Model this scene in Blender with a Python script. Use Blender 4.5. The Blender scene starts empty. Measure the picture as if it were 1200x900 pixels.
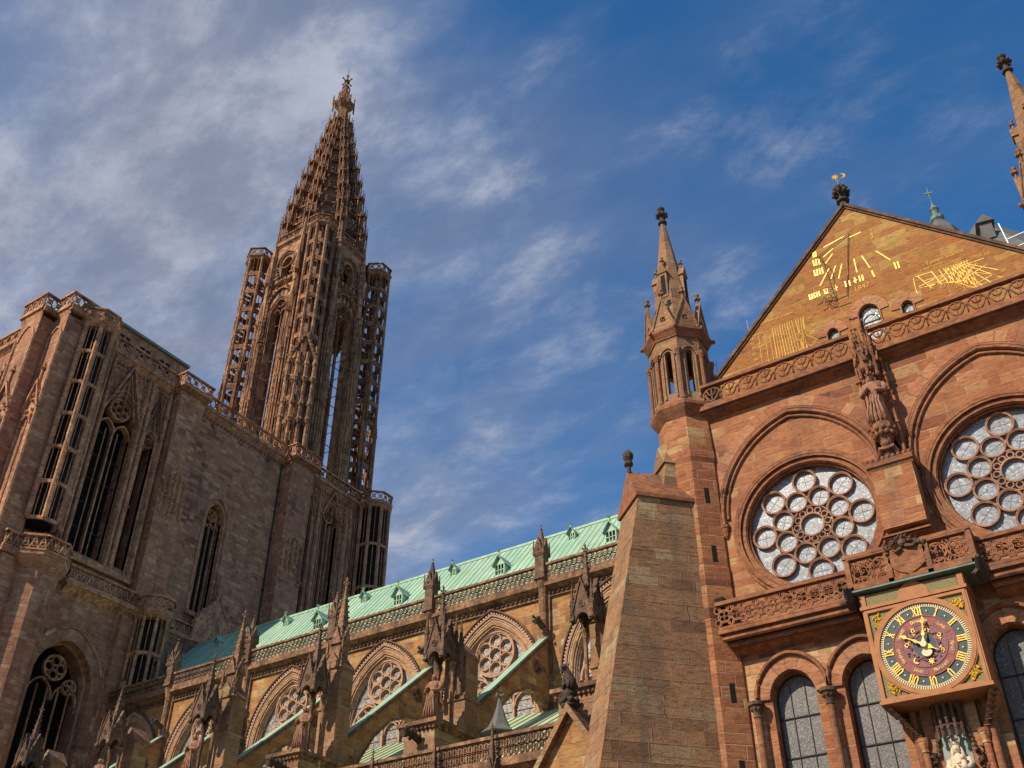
import bpy, math, random
import numpy as np
from mathutils import Vector, Matrix, geometry
rnd = random.Random(11)
PI = math.pi
sin, cos, rad = math.sin, math.cos, math.radians
SC = bpy.context.scene
COL = SC.collection

# ------------------------------------------------------------------ camera
YAW, PITCH, FPX, EYE = rad(-33.6), rad(36.25), 1212.0, 1.6
cam = bpy.data.cameras.new('camera'); camo = bpy.data.objects.new('camera', cam); COL.objects.link(camo)
cam.sensor_width = 36.0; cam.lens = 36.0*FPX/1200.0; cam.clip_start = 0.1; cam.clip_end = 3000
camo.location = (0, 0, EYE); camo.rotation_euler = (rad(90)+PITCH, 0, -YAW)
SC.camera = camo

# ------------------------------------------------------------------ sun and sky
SUN_AZ, SUN_EL = rad(22.5), rad(39)          # azimuth: from due south towards the west
sunv = Vector((-sin(SUN_AZ)*cos(SUN_EL), -cos(SUN_AZ)*cos(SUN_EL), sin(SUN_EL)))
sl = bpy.data.lights.new('sun', 'SUN'); so = bpy.data.objects.new('sun', sl); COL.objects.link(so)
sl.energy = 4.9; sl.angle = rad(0.5); sl.color = (1.0, .87, .70)
so.location = (-60, -60, 120); so.rotation_euler = sunv.to_track_quat('Z', 'Y').to_euler()
w = bpy.data.worlds.new('World'); SC.world = w; w.use_nodes = True
nt = w.node_tree; N = nt.nodes; L = nt.links
for n in list(N): N.remove(n)
def wn(t, **k):
    n = N.new(t)
    for a, b in k.items(): setattr(n, a, b)
    return n
out = wn('ShaderNodeOutputWorld'); bg = wn('ShaderNodeBackground'); L.new(bg.outputs[0], out.inputs[0])
bg.inputs[1].default_value = .115
sky = wn('ShaderNodeTexSky'); sky.sky_type = 'NISHITA'; sky.sun_disc = False
sky.sun_elevation = SUN_EL; sky.sun_rotation = rad(180)+SUN_AZ
sky.air_density = 1.0; sky.dust_density = .4; sky.ozone_density = 3.0
hs = wn('ShaderNodeHueSaturation'); hs.inputs['Saturation'].default_value = 1.30; hs.inputs['Value'].default_value = 1.22
L.new(sky.outputs[0], hs.inputs['Color'])
tc = wn('ShaderNodeTexCoord'); sx = wn('ShaderNodeSeparateXYZ'); L.new(tc.outputs['Generated'], sx.inputs[0])
def wm(op, a, b=None, clamp=False):
    n = wn('ShaderNodeMath', operation=op); n.use_clamp = clamp
    for i, v in enumerate((a, b)):
        if v is None: continue
        if isinstance(v, (int, float)): n.inputs[i].default_value = v
        else: L.new(v, n.inputs[i])
    return n.outputs[0]
zz = wm('ADD', sx.outputs[2], .12)
cx = wn('ShaderNodeCombineXYZ'); L.new(wm('DIVIDE', sx.outputs[0], zz), cx.inputs[0]); L.new(wm('DIVIDE', sx.outputs[1], zz), cx.inputs[1])
mp = wn('ShaderNodeMapping'); L.new(cx.outputs[0], mp.inputs[0]); mp.inputs['Rotation'].default_value = (0, 0, rad(38)); mp.inputs['Scale'].default_value = (1.0, 1.7, 1); mp.inputs['Location'].default_value = (3.1, 1.7, 0)
def fbm(scale, detail, rough, dist, vec):
    n = wn('ShaderNodeTexNoise'); n.inputs['Scale'].default_value = scale; n.inputs['Detail'].default_value = detail
    n.inputs['Roughness'].default_value = rough; n.inputs['Distortion'].default_value = dist; L.new(vec, n.inputs['Vector']); return n.outputs[0]
c1 = fbm(1.7, 8, .52, .12, mp.outputs[0]); c2 = fbm(.8, 3, .5, .1, cx.outputs[0]); c3 = fbm(5.2, 12, .66, .15, mp.outputs[0])
def wramp(v, a, b):
    n = wn('ShaderNodeMapRange'); n.interpolation_type = 'SMOOTHSTEP'; n.inputs[1].default_value = a; n.inputs[2].default_value = b; L.new(v, n.inputs[0]); return n.outputs[0]
left = wramp(wm('SUBTRACT', wm('MULTIPLY', sx.outputs[0], -1.0), wm('MULTIPLY', sx.outputs[1], .55)), -.18, .42)   # more cloud to the west
base = wm('ADD', wm('MULTIPLY', c1, .75), wm('MULTIPLY', c2, .25))
veil = wm('MULTIPLY', wramp(wm('ADD', base, wm('MULTIPLY', left, .17)), .43, .74), wm('ADD', wm('MULTIPLY', left, .62), .34))
wisp = wm('MULTIPLY', wramp(c3, .47, .78), wramp(base, .40, .60))
cf = wm('ADD', veil, wm('MULTIPLY', wisp, .55), clamp=True)
mx = wn('ShaderNodeMix', data_type='RGBA'); L.new(cf, mx.inputs[0]); L.new(hs.outputs[0], mx.inputs[6])
mc = wn('ShaderNodeMix', data_type='RGBA'); L.new(wramp(c3, .35, .75), mc.inputs[0]); mc.inputs[6].default_value = (1.9, 2.15, 2.95, 1); mc.inputs[7].default_value = (3.7, 4.0, 4.9, 1)
L.new(mc.outputs[2], mx.inputs[7]); L.new(mx.outputs[2], bg.inputs[0])
SC.view_settings.view_transform = 'Standard'; SC.view_settings.look = 'None'
SC.view_settings.exposure = 0.12; SC.view_settings.gamma = 1.0
SC.cycles.max_bounces = 6; SC.cycles.diffuse_bounces = 3

# pixel of the survey picture -> point on a real vertical plane (x = X or y = Y)
_cy, _sy, _cp, _sp = cos(YAW), sin(YAW), cos(PITCH), sin(PITCH)
_d = Vector((_sy*_cp, _cy*_cp, _sp)); _r = Vector((_cy, -_sy, 0)); _u = _r.cross(_d)
def ray(px, py): return _r*((px-600)/FPX) - _u*((py-450)/FPX) + _d
def atY(px, py, Y): d = ray(px, py); return Vector((0, 0, EYE)) + d*(Y/d.y)
def atX(px, py, X): d = ray(px, py); return Vector((0, 0, EYE)) + d*(X/d.x)

# ------------------------------------------------------------------ materials
class NG:
    def __init__(s, name):
        s.m = bpy.data.materials.new(name); s.m.use_nodes = True; s.t = s.m.node_tree
        s.b = s.t.nodes['Principled BSDF']
    def n(s, t, **k):
        n = s.t.nodes.new(t)
        for a, b in k.items(): setattr(n, a, b)
        return n
    def l(s, a, b): s.t.links.new(a, b)
    def v(s, sock, val):
        if isinstance(val, (int, float, tuple)): sock.default_value = val
        else: s.l(val, sock)
    def math(s, op, a, b=None, c=None, clamp=False):
        n = s.n('ShaderNodeMath', operation=op); n.use_clamp = clamp
        for i, x in enumerate((a, b, c)):
            if x is not None: s.v(n.inputs[i], x)
        return n.outputs[0]
    def noise(s, vec, scale, detail=4, rough=.55, dist=0):
        n = s.n('ShaderNodeTexNoise'); n.inputs['Scale'].default_value = scale; n.inputs['Detail'].default_value = detail
        n.inputs['Roughness'].default_value = rough; n.inputs['Distortion'].default_value = dist
        if vec is not None: s.l(vec, n.inputs['Vector'])
        return n.outputs[0]
    def ramp(s, f, stops, interp='LINEAR'):
        n = s.n('ShaderNodeValToRGB'); e = n.color_ramp; e.interpolation = interp
        while len(e.elements) < len(stops): e.elements.new(.5)
        for i, (p, c) in enumerate(stops): e.elements[i].position = p; e.elements[i].color = (*c, 1)
        s.l(f, n.inputs[0]); return n.outputs[0]
    def rng(s, f, a, b, c=0, d=1):
        n = s.n('ShaderNodeMapRange'); s.v(n.inputs[0], f)
        for i, x in enumerate((a, b, c, d)): n.inputs[i+1].default_value = x
        return n.outputs[0]
    def mix(s, f, a, b, mode='MIX'):
        n = s.n('ShaderNodeMix', data_type='RGBA', blend_type=mode); s.v(n.inputs[0], f)
        for i, x in ((6, a), (7, b)):
            if isinstance(x, tuple): n.inputs[i].default_value = (*x[:3], 1)
            else: s.l(x, n.inputs[i])
        return n.outputs[2]
    def bump(s, h, strength=.4, dist=.03):
        n = s.n('ShaderNodeBump'); n.inputs['Strength'].default_value = strength; n.inputs['Distance'].default_value = dist
        s.l(h, n.inputs['Height']); s.l(n.outputs[0], s.b.inputs['Normal'])

def sandstone(name, cols, bw=.85, bh=.36, stain=.5, stain_col=(.10, .075, .06), mortar=(.30, .22, .16), blocks=True, mort=.011, rough=.85, lichen=0.):
    g = NG(name); uv = g.n('ShaderNodeUVMap'); geo = g.n('ShaderNodeNewGeometry'); P = geo.outputs['Position']
    s = g.n('ShaderNodeSeparateXYZ'); g.l(uv.outputs[0], s.inputs[0])
    if blocks:
        v = g.math('ADD', s.outputs[1], g.math('MULTIPLY', g.math('SINE', g.math('MULTIPLY', s.outputs[1], 2.3)), .13))
        vr = g.math('DIVIDE', v, bh); row = g.math('FLOOR', vr)
        wr = g.n('ShaderNodeTexWhiteNoise', noise_dimensions='1D'); g.l(row, wr.inputs['W'])
        wd = g.math('MULTIPLY', g.math('ADD', g.math('MULTIPLY', wr.outputs[0], .7), .65), bw)
        uo = g.math('ADD', g.math('DIVIDE', s.outputs[0], wd), g.math('MULTIPLY', wr.outputs[0], 17.3))
        ud = g.math('ADD', uo, g.math('MULTIPLY', g.math('SINE', g.math('MULTIPLY', uo, 2.4)), .22))
        col = g.math('FLOOR', ud)
        cv = g.n('ShaderNodeCombineXYZ'); g.l(col, cv.inputs[0]); g.l(row, cv.inputs[1])
        wc = g.n('ShaderNodeTexWhiteNoise', noise_dimensions='3D'); g.l(cv.outputs[0], wc.inputs['Vector'])
        idv = wc.outputs[0]
        fu = g.math('MULTIPLY', g.math('FRACT', ud), wd); fv = g.math('MULTIPLY', g.math('FRACT', vr), bh)
        du = g.math('MINIMUM', fu, g.math('SUBTRACT', wd, fu)); dv = g.math('MINIMUM', fv, g.math('SUBTRACT', bh, fv))
        dm = g.math('MINIMUM', du, dv)
        mm = g.rng(dm, mort*.6, mort*1.9, 1, 0)
        mm = g.math('MULTIPLY', mm, g.rng(g.noise(P, .9, 3), .35, .6, .25, 1), clamp=True)
        big = g.noise(P, .16, 2)
        idv = g.math('ADD', g.math('MULTIPLY', idv, .8), g.rng(big, .3, .7, -.12, .32), clamp=True)
        c = g.ramp(idv, [(i/(len(cols)-1), x) for i, x in enumerate(cols)])
        c = g.mix(mm, c, mortar)
    else:
        big = g.math('ADD', g.math('MULTIPLY', g.noise(P, .9, 4), .45), g.math('MULTIPLY', g.noise(P, 3.6, 5, .6), .55)); c = g.ramp(g.rng(big, .33, .67), [(i/(len(cols)-1), x) for i, x in enumerate(cols)])
    mpn = g.n('ShaderNodeMapping'); mpn.inputs['Scale'].default_value = (1, 1, 3.5); g.l(P, mpn.inputs[0])
    fine = g.noise(mpn.outputs[0], 3.2, 6, .65)
    c = g.mix(1, c, g.ramp(fine, [(.30, (.42, .39, .36)), (.45, (.88, .87, .86)), (.58, (1.05, 1.04, 1.03)), (.78, (1.36, 1.34, 1.28))]), 'MULTIPLY')
    mp2 = g.n('ShaderNodeMapping'); mp2.inputs['Scale'].default_value = (1.6, 1.6, .28); g.l(P, mp2.inputs[0])
    st = g.noise(mp2.outputs[0], .55, 7, .62, .4)
    c = g.mix(g.math('MULTIPLY', g.rng(st, .50, .68), stain, clamp=True), c, stain_col)
    if lichen:
        li = g.noise(P, .8, 6, .6); c = g.mix(g.math('MULTIPLY', g.rng(li, .55, .66), lichen, clamp=True), c, (.38, .29, .08))
    g.l(c, g.b.inputs['Base Color']); g.b.inputs['Roughness'].default_value = rough; g.b.inputs['Specular IOR Level'].default_value = .25
    h = g.math('ADD', g.math('MULTIPLY', fine, .5), g.noise(P, 14, 3, .6))
    if blocks: h = g.math('SUBTRACT', h, g.math('MULTIPLY', mm, 1.1)); h = g.math('ADD', h, g.math('MULTIPLY', idv, .3))
    g.bump(h, .5, .035)
    return g.m

def plain(name, col, rough=.6, metal=0, var=.25, scale=3, spec=.3, bump=.2, col2=None):
    g = NG(name); geo = g.n('ShaderNodeNewGeometry'); f = g.noise(geo.outputs['Position'], scale, 6, .6)
    c2 = col2 or tuple(x*(1-var) for x in col); c3 = tuple(min(1, x*(1+var*.6)) for x in col)
    g.l(g.ramp(f, [(.3, c2), (.5, col), (.72, c3)]), g.b.inputs['Base Color'])
    g.b.inputs['Roughness'].default_value = rough; g.b.inputs['Metallic'].default_value = metal; g.b.inputs['Specular IOR Level'].default_value = spec
    if bump: g.bump(f, bump, .02)
    return g.m

M = {}
# south transept: warm orange-red sandstone with a few ochre and grey blocks
M['trans'] = sandstone('transept_sandstone', [(.16, .060, .032), (.28, .103, .046), (.35, .138, .060), (.40, .175, .076), (.30, .108, .050), (.37, .195, .086), (.49, .32, .155)], bw=.95, bh=.37, stain=.38, stain_col=(.13, .08, .055), mortar=(.40, .26, .17))
M['transt'] = sandstone('transept_trim', [(.17, .07, .04), (.28, .115, .055), (.36, .16, .078)], stain=.6, blocks=False)
M['gable'] = sandstone('gable_sandstone', [(.22, .085, .032), (.31, .125, .036), (.37, .16, .045), (.33, .12, .04), (.39, .20, .055), (.45, .28, .085)], bw=.85, bh=.36, stain=.3, stain_col=(.22, .13, .05), mortar=(.42, .25, .11))
M['pier'] = sandstone('pier_sandstone', [(.19, .10, .052), (.27, .145, .072), (.33, .175, .085), (.26, .155, .085), (.35, .185, .088), (.32, .215, .115), (.42, .30, .16)], bw=1.15, bh=.48, stain=.5, mortar=(.20, .13, .09))
M['yellow'] = sandstone('ochre_sandstone', [(.40, .20, .095), (.47, .27, .13), (.52, .34, .18), (.44, .19, .09), (.55, .40, .23)], bw=.6, bh=.42, stain=.3, mortar=(.30, .2, .12))
M['voussoir'] = sandstone('arch_sandstone', [(.30, .12, .065), (.38, .15, .075), (.44, .22, .11), (.34, .12, .06), (.46, .27, .14)], bw=.42, bh=5.0, stain=.35, mortar=(.22, .13, .08), mort=.014)
M['voussoir_t'] = sandstone('tower_arch_sandstone', [(.24, .10, .065), (.36, .19, .12), (.60, .44, .29), (.28, .12, .08), (.54, .37, .24)], bw=.75, bh=5.0, stain=.5, mortar=(.15, .1, .08))
M['nave'] = sandstone('nave_sandstone', [(.25, .11, .045), (.36, .175, .065), (.42, .22, .08), (.32, .145, .055), (.48, .31, .13), (.21, .10, .05), (.54, .40, .20)], bw=1.0, bh=.42, stain=.45, stain_col=(.13, .085, .05), mortar=(.33, .2, .12))
M['navet'] = sandstone('nave_trim', [(.10, .058, .036), (.22, .12, .065), (.42, .25, .135)], stain=.75, stain_col=(.07, .045, .035), blocks=False)  # mottle mixes shaded brown-black and sunlit orange into the colour
M['navewin'] = sandstone('window_tracery_stone', [(.38, .22, .14), (.47, .29, .19), (.53, .35, .24)], stain=.25, blocks=False)
M['dark'] = sandstone('weathered_shade_trim', [(.085, .05, .035), (.15, .09, .058), (.25, .15, .09)], stain=.85, stain_col=(.045, .034, .028), blocks=False)  # weathered trim, darkened further to stand for recess shade
M['tower'] = sandstone('tower_sandstone', [(.30, .128, .072), (.38, .172, .095), (.43, .205, .112), (.33, .145, .08), (.52, .30, .165), (.39, .18, .098), (.22, .095, .06)], bw=.95, bh=.40, stain=.5, stain_col=(.075, .05, .042), mortar=(.17, .11, .085))
M['towert'] = sandstone('tower_trim', [(.21, .095, .052), (.44, .215, .115), (.62, .37, .20)], stain=.7, stain_col=(.07, .048, .038), blocks=False)
M['towerd'] = sandstone('tower_carving', [(.11, .06, .038), (.22, .115, .07), (.38, .21, .12)], stain=.8, stain_col=(.05, .038, .034), blocks=False)
M['spire'] = sandstone('spire_sandstone', [(.16, .08, .045), (.34, .17, .09), (.54, .30, .155), (.24, .12, .065)], bw=.8, bh=.5, stain=.7, stain_col=(.05, .036, .03), mortar=(.12, .08, .06))  # tone range widened to imitate sunlit glints and dark gaps
M['spiret'] = sandstone('spire_carving', [(.08, .042, .026), (.25, .125, .066), (.58, .32, .155)], stain=.75, stain_col=(.04, .03, .026), blocks=False)  # pale end imitates sunlit glints, dark end the shaded gaps
M['white'] = plain('pale_statue_stone', (.62, .50, .36), .7, var=.2, scale=6)
M['statue'] = plain('statue_sandstone', (.30, .15, .085), .8, var=.35, scale=5, col2=(.11, .06, .04))
M['darkst'] = plain('blackened_stone', (.075, .055, .045), .9, var=.5, scale=5)
M['gold'] = plain('gilding', (.76, .47, .07), .42, metal=.3, var=.3, scale=7, spec=.5, bump=.3, col2=(.40, .20, .04))
M['ochre'] = plain('painted_ochre', (.62, .36, .035), .6, var=.22, scale=5, bump=0)
M['blue'] = plain('clock_blue_paint', (.034, .062, .066), .45, var=.3, scale=7, bump=.1)
M['red'] = plain('clock_red_paint', (.27, .06, .04), .45, var=.25, scale=7, bump=.1)
M['purple'] = plain('clock_violet_paint', (.20, .085, .095), .5, var=.5, scale=16, bump=.5, col2=(.06, .05, .07))
M['clockst'] = plain('clock_case_stone', (.40, .175, .07), .7, var=.22, scale=4)
M['olive'] = plain('mosaic_spandrel', (.20, .16, .06), .6, var=.5, scale=22, bump=.4, col2=(.07, .06, .035))
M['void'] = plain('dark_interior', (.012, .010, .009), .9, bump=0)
M['iron'] = plain('wrought_iron', (.03, .025, .022), .6, var=.3)
M['leadbar'] = plain('lead_glazing_bar', (.14, .14, .145), .6, var=.3)
M['rosest'] = sandstone('rose_tracery_stone', [(.26, .14, .09), (.36, .20, .13), (.44, .27, .18)], stain=.35, blocks=False)
M['steel'] = plain('galvanised_steel', (.62, .64, .66), .35, metal=.6, var=.1, bump=0)
M['lead'] = plain('lead_sheet', (.13, .13, .12), .6, var=.3, scale=2)
M['copperd'] = plain('dark_copper', (.15, .21, .16), .6, var=.35, scale=2)
M['niche'] = plain('niche_paint', (.25, .30, .26), .7, var=.3, scale=3)
M['ground'] = sandstone('paving_stone', [(.10, .085, .07), (.13, .11, .09), (.16, .135, .11)], bw=.5, bh=.3, stain=.3)  # darkened to stand for shade from houses around the square

def copper(name, c1, c2, gap=.55):
    g = NG(name); uv = g.n('ShaderNodeUVMap'); geo = g.n('ShaderNodeNewGeometry')
    s = g.n('ShaderNodeSeparateXYZ'); g.l(uv.outputs[0], s.inputs[0])
    f = g.noise(geo.outputs['Position'], .7, 6, .6); sh = g.math('FLOOR', g.math('DIVIDE', s.outputs[0], gap)); wn_ = g.n('ShaderNodeTexWhiteNoise', noise_dimensions='1D'); g.l(sh, wn_.inputs['W'])
    k = g.math('ADD', g.math('MULTIPLY', f, .75), g.math('MULTIPLY', wn_.outputs[0], .25))
    c = g.ramp(k, [(.3, c1), (.7, c2)])
    mpn = g.n('ShaderNodeMapping'); mpn.inputs['Scale'].default_value = (3.2, .22, 1); g.l(uv.outputs[0], mpn.inputs[0]); sk = g.noise(mpn.outputs[0], 1.0, 6, .65)
    c = g.mix(g.rng(sk, .48, .72, 0, .65), c, tuple(x*.55 for x in c1)); c = g.mix(g.rng(g.noise(geo.outputs['Position'], 2.2, 5), .58, .72, 0, .5), c, tuple(min(1, x*1.25) for x in c2))
    r2 = g.noise(geo.outputs['Position'], .35, 5); c = g.mix(g.rng(r2, .56, .75, 0, .55), c, (.24, .27, .13))
    g.l(c, g.b.inputs['Base Color']); g.b.inputs['Roughness'].default_value = .55
    g.bump(f, .15, .02); return g.m
M['copper'] = copper('verdigris_copper', (.25, .42, .29), (.38, .55, .40))
M['copper2'] = copper('pale_verdigris', (.36, .47, .28), (.50, .58, .38))

def leaded(name, base, cell, leadw, rough=.25, white=.0, var=.35, tint=(.5, .55, .6)):
    g = NG(name); geo = g.n('ShaderNodeNewGeometry'); P = geo.outputs['Position']
    mpn = g.n('ShaderNodeMapping'); mpn.inputs['Scale'].default_value = (1, .3, 1); g.l(P, mpn.inputs[0])
    vd = g.n('ShaderNodeTexVoronoi', feature='DISTANCE_TO_EDGE'); vd.inputs['Scale'].default_value = cell; g.l(mpn.outputs[0], vd.inputs['Vector'])
    vc = g.n('ShaderNodeTexVoronoi'); vc.inputs['Scale'].default_value = cell; g.l(mpn.outputs[0], vc.inputs['Vector'])
    sp = g.n('ShaderNodeSeparateColor'); g.l(vc.outputs['Color'], sp.inputs[0])
    c = g.ramp(sp.outputs[0], [(0, tuple(b*(1-var) for b in base)), (.6, base), (.85, tuple(b*(1+var) for b in base)), (1, tint)])
    f = g.noise(P, 1.3, 5); c = g.mix(g.rng(f, .58, .7, 0, white), c, (.85, .87, .9))  # whitish patches imitate reflected sky in the glass colour
    lead = g.rng(vd.outputs[0], leadw*.6, leadw*1.2, 1, 0)
    c = g.mix(g.math('MULTIPLY', lead, .85, clamp=True), c, (.06, .06, .065))
    g.l(c, g.b.inputs['Base Color']); g.b.inputs['Roughness'].default_value = rough; g.b.inputs['Specular IOR Level'].default_value = .5
    g.bump(g.math('ADD', sp.outputs[1], g.math('MULTIPLY', lead, -1)), .25, .01); return g.m
M['roseglass'] = leaded('rose_glass', (.26, .285, .32), 12, .04, .28, .2, .28, (.46, .50, .56))  # pale blue-grey colour stands in for the sky's reflection
M['langlass'] = leaded('patterned_leaded_glass', (.15, .135, .12), 20, .11, .35, .0, .35, (.30, .27, .22))
M['naveglass'] = leaded('nave_glass', (.30, .265, .23), 9, .05, .3, .2, .45, (.4, .38, .36))
M['paneglass'] = leaded('diamond_glass', (.42, .46, .44), 7, .05, .15, .6, .3, (.7, .75, .75))

# ------------------------------------------------------------------ mesh tools
class Fr:                                   # wall frame: u along the wall, v up, n outwards
    def __init__(s, o, u): s.o = Vector(o); s.u = Vector((u[0], u[1], 0)).normalized(); s.n = Vector((s.u.y, -s.u.x, 0))
    def P(s, u, v, n): return s.o + s.u*u + s.n*n + Vector((0, 0, v))
def FrA(o, ang): return Fr(o, (-sin(ang), cos(ang)))   # frame whose outward normal points at angle ang
class MB:
    def __init__(s): s.v = []; s.f = []; s.uv = {}
    def quads(s, vs, fs, uvs=None):
        b = len(s.v); s.v += [tuple(x) for x in vs]
        for i, f in enumerate(fs):
            if uvs is not None: s.uv[len(s.f)] = uvs[i]
            s.f.append(tuple(b+k for k in f))
    def hexa(s, c): s.quads(c, [(0, 3, 2, 1), (4, 5, 6, 7), (0, 1, 5, 4), (1, 2, 6, 5), (2, 3, 7, 6), (3, 0, 4, 7)])
    def box(s, F, u0, u1, v0, v1, n0, n1):
        s.hexa([F.P(u0, v0, n1), F.P(u1, v0, n1), F.P(u1, v0, n0), F.P(u0, v0, n0), F.P(u0, v1, n1), F.P(u1, v1, n1), F.P(u1, v1, n0), F.P(u0, v1, n0)])
    def wedge(s, F, u0, u1, v0, v1, v2, n0, n1):       # sloping top: v1 at n1, v2 at n0
        s.hexa([F.P(u0, v0, n1), F.P(u1, v0, n1), F.P(u1, v0, n0), F.P(u0, v0, n0), F.P(u0, v1, n1), F.P(u1, v1, n1), F.P(u1, v2, n0), F.P(u0, v2, n0)])
    def corn(s, F, u0, u1, v0, v1, n0, n1):            # cornice: underside slopes back to the wall
        s.hexa([F.P(u0, v0, n0+.02), F.P(u1, v0, n0+.02), F.P(u1, v0, n0), F.P(u0, v0, n0), F.P(u0, v1, n1), F.P(u1, v1, n1), F.P(u1, v1, n0), F.P(u0, v1, n0)])
    def plate(s, F, outer, holes, n0, n1, back=False):
        loops = [outer]+list(holes); fl = [p for l in loops for p in l]
        tris = geometry.tessellate_polygon([[Vector((p[0], p[1], 0)) for p in l] for l in loops])
        fs = []
        for t in tris:
            a, b, c = (fl[i] for i in t)
            ar = (b[0]-a[0])*(c[1]-a[1])-(b[1]-a[1])*(c[0]-a[0])
            if abs(ar) < 1e-9: continue
            fs.append(tuple(t) if ar > 0 else (t[0], t[2], t[1]))
        s.quads([F.P(p[0], p[1], n1) for p in fl], fs)
        if back: s.quads([F.P(p[0], p[1], n0) for p in fl], [f[::-1] for f in fs])
        for l in loops:
            k = len(l); s.quads([F.P(p[0], p[1], n1) for p in l]+[F.P(p[0], p[1], n0) for p in l], [(i, i+k, (i+1) % k+k, (i+1) % k) for i in range(k)])
    def band(s, F, path, wd, n0, n1, closed=False, side=0, uv=False):
        # rectangular bar along a 2D path; side 0 centred, +1 to the left, -1 to the right
        k = len(path); A = []; B = []; dist = [0]
        for i in range(k):
            p = path[i]; q = path[(i+1) % k] if (closed or i < k-1) else None; o = path[i-1] if (closed or i > 0) else None
            ds = []
            for a, b in ((o, p), (p, q)):
                if a is None or b is None: continue
                l = math.hypot(b[0]-a[0], b[1]-a[1]) or 1e-6; ds.append(((b[0]-a[0])/l, (b[1]-a[1])/l))
            if len(ds) == 2:
                tx, ty = ds[0][0]+ds[1][0], ds[0][1]+ds[1][1]; l = math.hypot(tx, ty) or 1e-6; tx /= l; ty /= l
                cs = max(.45, tx*ds[0][0]+ty*ds[0][1])
            else: tx, ty = ds[0]; cs = 1
            nx, ny = -ty/cs, tx/cs
            l, r = (wd/2, wd/2) if side == 0 else ((wd, 0) if side > 0 else (0, wd))
            A.append((p[0]+nx*l, p[1]+ny*l)); B.append((p[0]-nx*r, p[1]-ny*r))
            if i: dist.append(dist[-1]+math.hypot(p[0]-path[i-1][0], p[1]-path[i-1][1]))
        m = k if closed else k-1
        vs = [F.P(*a, n1) for a in A]+[F.P(*b, n1) for b in B]+[F.P(*a, n0) for a in A]+[F.P(*b, n0) for b in B]
        fs = []; uvs = []
        for i in range(m):
            j = (i+1) % k; d0 = dist[i]; d1 = dist[i+1] if i+1 < k else d0+math.hypot(path[0][0]-path[-1][0], path[0][1]-path[-1][1])
            fs += [(i, i+k, j+k, j), (i+2*k, i, j, j+2*k), (i+k, i+3*k, j+3*k, j+k)]
            for q in range(3): uvs.append([(d0, 1.), (d0, 1.+wd), (d1, 1.+wd), (d1, 1.)])
        if not closed: fs += [(0, 2*k, 3*k, k), (k-1, 2*k-1, 4*k-1, 3*k-1)]; uvs += [[(0, 0)]*4]*2
        s.quads(vs, fs, uvs if uv else None)
    def tube(s, pts, r, k=6, closed=False, caps=True):
        pts = [Vector(p) for p in pts]; n = len(pts); rs = r if isinstance(r, (list, tuple)) else [r]*n
        vs = []
        for i, p in enumerate(pts):
            a = pts[i-1] if (closed or i > 0) else p; b = pts[(i+1) % n] if (closed or i < n-1) else p
            t = (b-a).normalized(); up = Vector((0, 0, 1)) if abs(t.z) < .95 else Vector((1, 0, 0))
            x = t.cross(up).normalized(); y = x.cross(t)
            for j in range(k): an = 2*PI*(j+.5)/k; vs.append(p+(x*cos(an)+y*sin(an))*rs[i])
        fs = []
        for i in range(n if closed else n-1):
            q = (i+1) % n
            for j in range(k): l = (j+1) % k; fs.append((i*k+j, i*k+l, q*k+l, q*k+j))
        if caps and not closed: fs += [tuple(range(k))[::-1], tuple((n-1)*k+j for j in range(k))]
        s.quads(vs, fs)
    def lathe(s, c, prof, k=8, rot=0., sq=None):
        vs = []; uvs = []; fs = []; n = len(prof)
        for (r, z) in prof:
            for j in range(k):
                a = 2*PI*j/k+rot; vs.append((c[0]+r*cos(a), c[1]+r*sin(a), c[2]+z))
        for i in range(n-1):
            for j in range(k):
                l = (j+1) % k; fs.append((i*k+j, i*k+l, (i+1)*k+l, (i+1)*k+j))
                rr = max(prof[i][0], .3); u0 = 2*PI*j/k*rr; u1 = 2*PI*(j+1)/k*rr
                za = c[2]+prof[i][1]; zb = c[2]+prof[i+1][1]
                if abs(zb-za) < .02: zb = za+abs(prof[i+1][0]-prof[i][0])
                uvs.append([(u0, za), (u1, za), (u1, zb), (u0, zb)])
        fs += [tuple(range(k))[::-1], tuple((n-1)*k+j for j in range(k))]; uvs += [[(vs[i][0], vs[i][1]) for i in f] for f in fs[-2:]]
        s.quads(vs, fs, uvs)
    def ball(s, c, r, k=8, sz=1.):
        s.lathe(c, [(r*sin(PI*i/5), -r*sz*cos(PI*i/5)) if 0 < i < 5 else (.01*r, -r*sz*cos(PI*i/5)) for i in range(6)], k)
    def build(s, name, mat, parent=None, label=None, smooth=False):
        me = bpy.data.meshes.new(name); me.from_pydata(s.v, [], s.f); me.update()
        nl = len(me.loops); co = np.empty(len(me.vertices)*3, 'f'); me.vertices.foreach_get('co', co); co = co.reshape(-1, 3)
        vi = np.empty(nl, 'i'); me.loops.foreach_get('vertex_index', vi)
        nf = len(me.polygons); nr = np.empty(nf*3, 'f'); me.polygons.foreach_get('normal', nr); nr = nr.reshape(-1, 3)
        tot = np.empty(nf, 'i'); me.polygons.foreach_get('loop_total', tot); st = np.empty(nf, 'i'); me.polygons.foreach_get('loop_start', st)
        ln = np.repeat(nr, tot, axis=0); p = co[vi]; h = np.hypot(ln[:, 0], ln[:, 1])
        flat = h < .25; hs_ = np.where(flat, 1, h)
        u = np.where(flat, p[:, 0], (-ln[:, 1]*p[:, 0]+ln[:, 0]*p[:, 1])/hs_); vv = np.where(flat, p[:, 1], p[:, 2]/np.maximum(hs_, .3))
        uv = np.stack([u, vv], 1)
        for fi, q in s.uv.items():
            a = st[fi]
            for i in range(min(tot[fi], len(q))): uv[a+i] = q[i]
        l = me.uv_layers.new(name='UVMap'); l.data.foreach_set('uv', uv.astype('f').ravel())
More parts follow.
